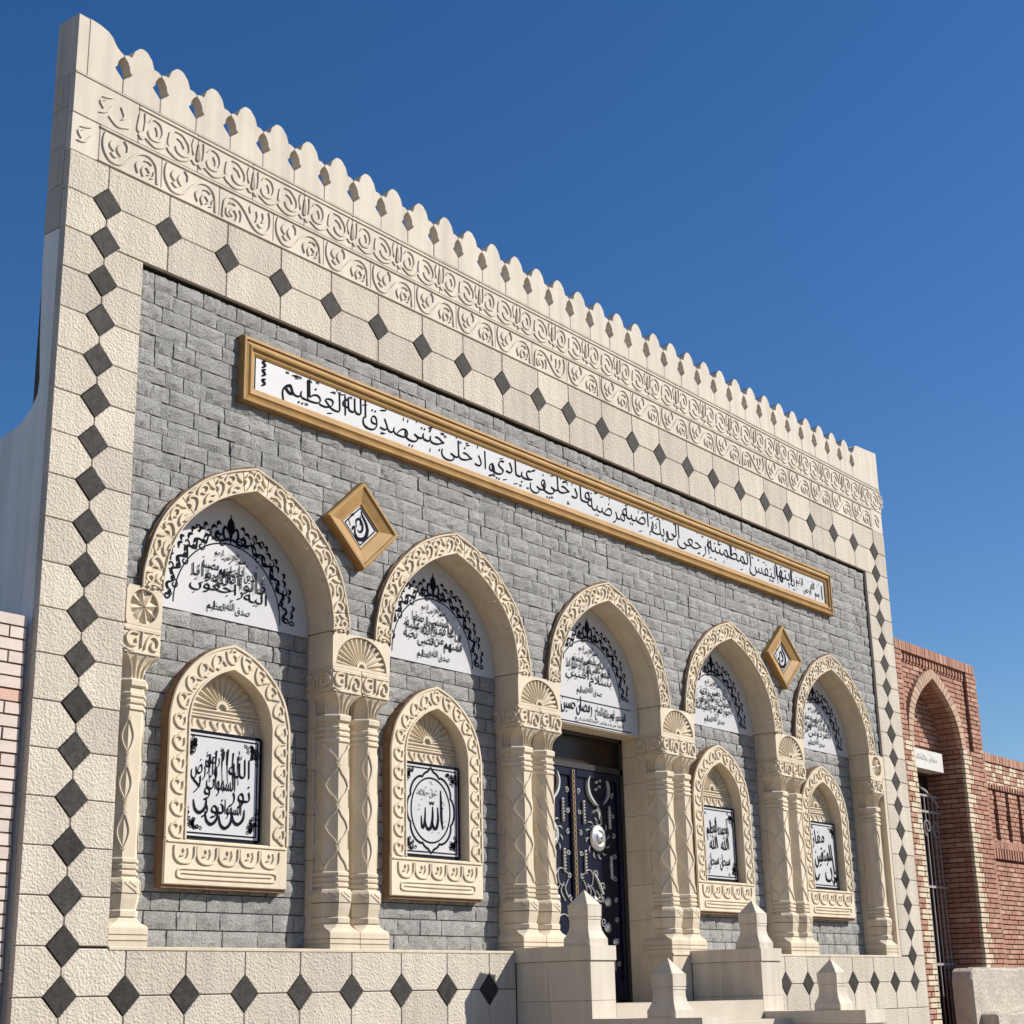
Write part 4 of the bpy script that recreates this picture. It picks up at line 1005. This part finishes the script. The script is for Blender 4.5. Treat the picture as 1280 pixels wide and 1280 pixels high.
for x0, w_ in ((4.527, .338), (7.288, .372)):
    for y0, y1, top in ((-.762, -.002, .322), (-1.775, -.764, -.245), (-2.70, -1.777, -.82)):
        ck = empty('cheek_wall', (x0+w_/2, (y0+y1)/2, GR), ST)
        xo, yo = .0, .0
        mb = MB(); mb.box(x0+.01, x0+w_-.01, y0+.01, y1, GR, top-.02); mb.build('core', 'mortar', ck)
        ov = .012
        mb = MB(); mb.box(x0-ov, x0+w_+ov, y0-ov, y1, top-.115, top); mb.build('cap_stone', 'frieze', ck)
        z = top-.117; r_ = 0
        while z > GR:
            zl = max(GR-.005, z-.31); yy = [y0]+([(y0+y1)/2+.05] if r_ % 2 == 0 else [y0+.28, y1-.2] if y1-y0 > .9 else [y0+.42])+[y1]
            for a, b in zip(yy, yy[1:]):
                mb = MB(); mb.box(x0, x0+w_, a+.0015, b-.0015, zl+.0015, z-.0015); mb.build('wall_block', 'frieze', ck, (x0, a, zl))
            z = zl; r_ += 1
    finial(x0+.15, -.615, .322); finial(x0+.15, -1.40, -.245)

# ------------------------------------------------------------------ pale brick wall on the left
LWALL = empty('washed_brick_wall', (-3.0, .2, GR)); tag(LWALL, 'low pale washed brick wall with dark joints against the plaster side wall', 'wall')
mb = MB(); mb.box(-7.0, -.385, .068, .28, GR, 2.30); mb.build('wall_core', 'redmortar', LWALL)
bm = MB(); bm.prism([(-.5, -.035), (.5, -.035), (.5, .035), (-.5, .035)], 0, .05, 0); 
bl = []
for q in range(5):
    t = MB(); rr = random.Random(q+30); t.add([(-.5, 0, -.034), (.5, rr.uniform(-.002, .002), -.034), (.5, .05, -.034), (-.5, .05, -.034), (-.5, rr.uniform(-.002, .002), .034), (.5, 0, .034), (.5, .05, .034), (-.5, .05, .034)], [(0, 1, 5, 4), (1, 2, 6, 5), (2, 3, 7, 6), (3, 0, 4, 7), (4, 5, 6, 7), (3, 2, 1, 0)]); bl.append(t.mesh('brick', 'pinkbrick'))
lb = []; rn = random.Random(9); nrow = int((2.335-GR)/.0805)
for r_ in range(nrow):
    z = 2.335-.0405-.0805*r_; x = -.372
    first = [.26, .125][r_ % 2] if r_ % 5 else .3
    while x > -3.6:
        L_ = first if x == -.372 else .25; first = .25
        lb.append((x-L_/2, .060+rn.uniform(-.003, .003), z, L_-.012)); x -= L_
lb.sort(key=pxsize, reverse=True); lb.sort(key=lambda b: (-(b[2] > -.4), -b[0]))
for i, b in enumerate(lb[:290]): inst('brick', bl[i % 5], LWALL, b[:3], (b[3], 1, 1))
rest = MB()
for b in lb[290:]: rest.box(b[0]-b[3]/2, b[0]+b[3]/2, b[1], b[1]+.04, b[2]-.034, b[2]+.034)
tag(rest.build('brick_courses', 'pinkbrick', LWALL), None, kind='stuff')

# ------------------------------------------------------------------ red brick building on the right
RB = empty('red_brick_building', (15.5, 1.5, GR)); tag(RB, 'red brick tomb building with pointed arch doorway and cream brick quoins', 'building')
YB = .06; XA, XBm, XC = 12.82, 15.53, 19.0
ACX, AZ = 13.97, 3.075
RI = [(.80, 0), (.74, .25), (.60, .48), (.36, .68), (.15, .80), (0, .88)]
RE = [(.95, 0), (.90, .27), (.76, .54), (.49, .80), (.2, .95), (0, 1.02)]
ri, re_ = halfcurve(RI, 6), halfcurve(RE, 6)
mb = MB()
mb.box(12.8, 13.02, YB+.03, 3.5, GR, 4.30); mb.box(13.02, 13.15, YB+.075, 3.5, GR, 4.30); mb.box(14.80, 15.16, YB+.075, 3.5, GR, 4.30); mb.box(15.16, XBm-.01, YB+.03, 3.5, GR, 4.30); mb.box(13.16, 14.78, YB+.75, 3.5, GR, 4.30); mb.box(13.16, 14.78, YB+.33, YB+.76, 2.74, 4.30); mb.box(13.15, 14.80, YB+.075, YB+.7, 3.98, 4.30)
mb.box(XBm-.01, XC, YB+.17, 3.5, GR, 3.05)
for q in range(12):
    z0, z1 = AZ+q*.076, AZ+(q+1)*.076; h0 = halfw(ri, q*.076)
    mb.box(13.15, ACX-h0-.02, YB+.075, YB+.36, z0, z1) if ACX-h0 > 13.17 else None; mb.box(ACX+h0+.02, 14.80, YB+.075, YB+.36, z0, z1) if ACX+h0 < 14.77 else None
mb.build('wall_core', 'redmortar', RB)
rb = []; cb = []; rn = random.Random(21); CH = .0665
def brick_row(x0, x1, z, y, dst, alt, L=.215):
    x = x0; k = 0
    while x < x1-.02:
        ln = min((L if (k or not alt) else L/2), x1-x); dst.append((x+ln/2, y+rn.uniform(-.004, .004), z, ln-.014, CH-.015)); x += ln; k += 1
nr = int((4.20-GR)/CH)
for r_ in range(nr):
    z = 4.20-CH*(r_+.5); h = z-AZ
    lo, hi = 13.02, 15.16                          # recessed field inside the raised frame strips
    if z > 3.08:
        brick_row(XA, lo, z, YB, rb, r_ % 2); brick_row(hi, XBm, z, YB, rb, r_ % 2)
        e = halfw(re_, h) if h < 1.02 else 0
        if e > 0: brick_row(lo, ACX-e, z, YB+.045, rb, r_ % 2); brick_row(ACX+e, hi, z, YB+.045, rb, r_ % 2)
        else: brick_row(lo, hi, z, YB+.045, rb, r_ % 2)
        i_ = halfw(ri, h) if h < .88 else 0
        if i_ > 0: brick_row(13.17, 14.77, z, YB+.31, rb, r_ % 2) 
    else:
        q = (.15, .29)[(r_//2) % 2]
        brick_row(XA, 13.17-q, z, YB, rb, r_ % 2); brick_row(13.17-q, 13.17, z, YB, cb, 0)
        brick_row(14.77, 14.77+q, z, YB, cb, 0); brick_row(14.77+q, XBm, z, YB, rb, r_ % 2)
for r_ in range(int((2.60-GR)/CH)+6):                 # lower wall
    z = 3.0-CH*(r_+.5)
    if z > 2.70:
        x = XBm; k = 0
        while x < XC:
            dst = cb if (int((x-XBm)/.27)+r_//2) % 2 == 0 else rb
            brick_row(x, x+.135, z, YB+.07, dst, 0, .135); x += .135
    elif 1.62 < z < 1.78 or 2.62 < z < 2.70: continue
    elif 1.90 < z < 2.60:
        x = XBm
        while x < XC:
            w_ = .14 if z < 2.36 else .11; brick_row(x, x+.46-w_, z, YB+.07, rb, r_ % 2, .17); x += .46
    elif 1.78 <= z <= 1.90: continue
    else: brick_row(XBm, XC, z, YB+.07, rb, r_ % 2)
def soldier(x0, x1, z0, z1, y, step=.068, w_=.058):
    n = int((x1-x0)/step)
    for k in range(n): rb.append((x0+step*(k+.5), y+rn.uniform(-.003, .003), (z0+z1)/2, w_, z1-z0))
soldier(XA, XBm, 4.205, 4.335, YB-.01); soldier(13.03, 15.15, 4.10, 4.20, YB+.02, .10, .048)
soldier(XBm, XC, 3.005, 3.125, YB+.05); soldier(XBm, XC, 2.625, 2.70, YB+.06, .10, .048); soldier(XBm, XC, 1.785, 1.90, YB+.07); soldier(XBm, XC, 1.64, 1.78, YB+.06, .10, .05)
UB = MB(); UB.box(-.5, .5, 0, .05, -.5, .5)
um = {'r': UB.mesh('brick', 'redbrick'), 'c': None}
UB = MB(); UB.box(-.5, .5, 0, .05, -.5, .5); um['c'] = UB.mesh('brick', 'creambrick')
def inview(b): return b[0] < 17.3 and b[2] > -.6
for key, lst, nmax, nm in (('r', rb, 230, 'redbrick'), ('c', cb, 70, 'creambrick')):
    lst.sort(key=lambda b: (not inview(b), -pxsize(b)))
    for b in lst[:nmax]: inst('brick', um[key], RB, b[:3], (b[3], 1, b[4]))
    rest = MB()
    for b in lst[nmax:]: rest.box(b[0]-b[3]/2, b[0]+b[3]/2, b[1], b[1]+.05, b[2]-b[4]/2, b[2]+b[4]/2)
    tag(rest.build('brick_courses', nm, RB), None, kind='stuff')
rv = MB()                                   # bricks of the door reveals
for r_ in range(int((AZ-GR)/CH)):
    z = AZ-CH*(r_+.5)
    for yy, ly in ((YB+.045, .20), (YB+.255, .22), (YB+.485, .22)) if r_ % 2 else ((YB+.045, .09), (YB+.145, .22), (YB+.375, .22), (YB+.605, .12)):
        rv.box(14.765, 14.82, yy, yy+ly, z-CH/2+.0075, z+CH/2-.0075); rv.box(13.12, 13.172, yy, yy+ly, z-CH/2+.0075, z+CH/2-.0075)
tag(rv.build('reveal_bricks', 'redbrick', RB), None, kind='stuff')
# cream voussoirs of the pointed arch
RIA = [(ACX-p[0], AZ+p[1]) for p in ri]+[(ACX+p[0], AZ+p[1]) for p in ri[-2::-1]]; REA = [(ACX-p[0], AZ+p[1]) for p in re_]+[(ACX+p[0], AZ+p[1]) for p in re_[-2::-1]]
RBD = band(RIA, REA)
for k in range(34):
    a, b = (k+.08)/34, (k+.92)/34; mb = MB(); mb.ring([RBD(a, 0), RBD(b, 0)], [RBD(a, .9), RBD(b, .9)], YB-.0, YB+.085); mb.build('arch_brick', 'archbrick', RB, (*(lambda p: (p[0], YB, p[1]))(RBD(a, 0)),))
for k in range(34):                         # red soffit bricks behind the cream ring
    a, b = (k+.06)/34, (k+.94)/34
    for y0_, y1_ in ((YB+.09, YB+.20), (YB+.205, YB+.335)):
        mb = MB(); mb.ring([RBD(a, .015), RBD(b, .015)], [RBD(a, .6), RBD(b, .6)], y0_, y1_); mb.build('soffit_brick', 'redbrick', RB, (*(lambda p: (p[0], y0_, p[1]))(RBD(a, 0)),))
mb = MB(); mb.box(13.16, 14.78, YB+.56, YB+.60, GR, 2.73); mb.build('door_panel', 'dark', RB)
mb = MB(); mb.box(13.165, 14.50, YB+.20, YB+.40, 2.735, 2.995); mb.build('lintel_plaque', 'marble', RB)
k = MB(); line(k, ['مقابر', 'عائلة', 'الحاج'], 13.45, 14.30, 2.85, .11, YB+.198, marks=4); k.build('plaque_lettering', 'gate', RB)
mb = MB()                                   # iron gate
for q in range(12): mb.box(13.22+.13*q, 13.235+.13*q, YB+.42, YB+.435, GR, 2.42)
for z in (2.42, 2.2, 1.2, .2): mb.box(13.2, 14.77, YB+.415, YB+.44, z, z+.03)
mb.stroke([(13.25, 2.44), (13.6, 2.6), (14.3, 2.5), (14.7, 2.3)], .03, .02, flat(YB+.42), 'flat')
for q in range(5): mb.stroke(spiral(13.45+.27*q, 2.0, .02, .13, q, 1.2, 12), .016, .015, flat(YB+.415), 'flat')
mb.build('iron_gate', 'gate', RB)
rn = random.Random(8)
top = [(13.84+.09*q, .155-.03*math.exp(-q)+rn.uniform(-.018, .012)) for q in range(58)]
mb = MB(); mb.prism([(13.84, GR), (13.80, -.2), (13.80, .02)]+top+[(19.1, GR)], -.12, YB+.09, .02); mb.build('plaster_plinth', 'render', RB)
top = [(13.97+.11*q, -.40+rn.uniform(-.02, .02)) for q in range(46)]
mb = MB(); mb.prism([(13.97, GR)]+top+[(19.0, GR)], -.34, -.10, .02); mb.build('plaster_step', 'render', RB)
mb = MB(); mb.box(13.16, 14.78, -.10, .7, GR, -1.45); mb.build('doorstep', 'step', RB)
mb = MB(); mb.box(XBm, XC, YB+.06, 3.5, 3.05, 3.07); mb.build('roof', 'plaster', RB)
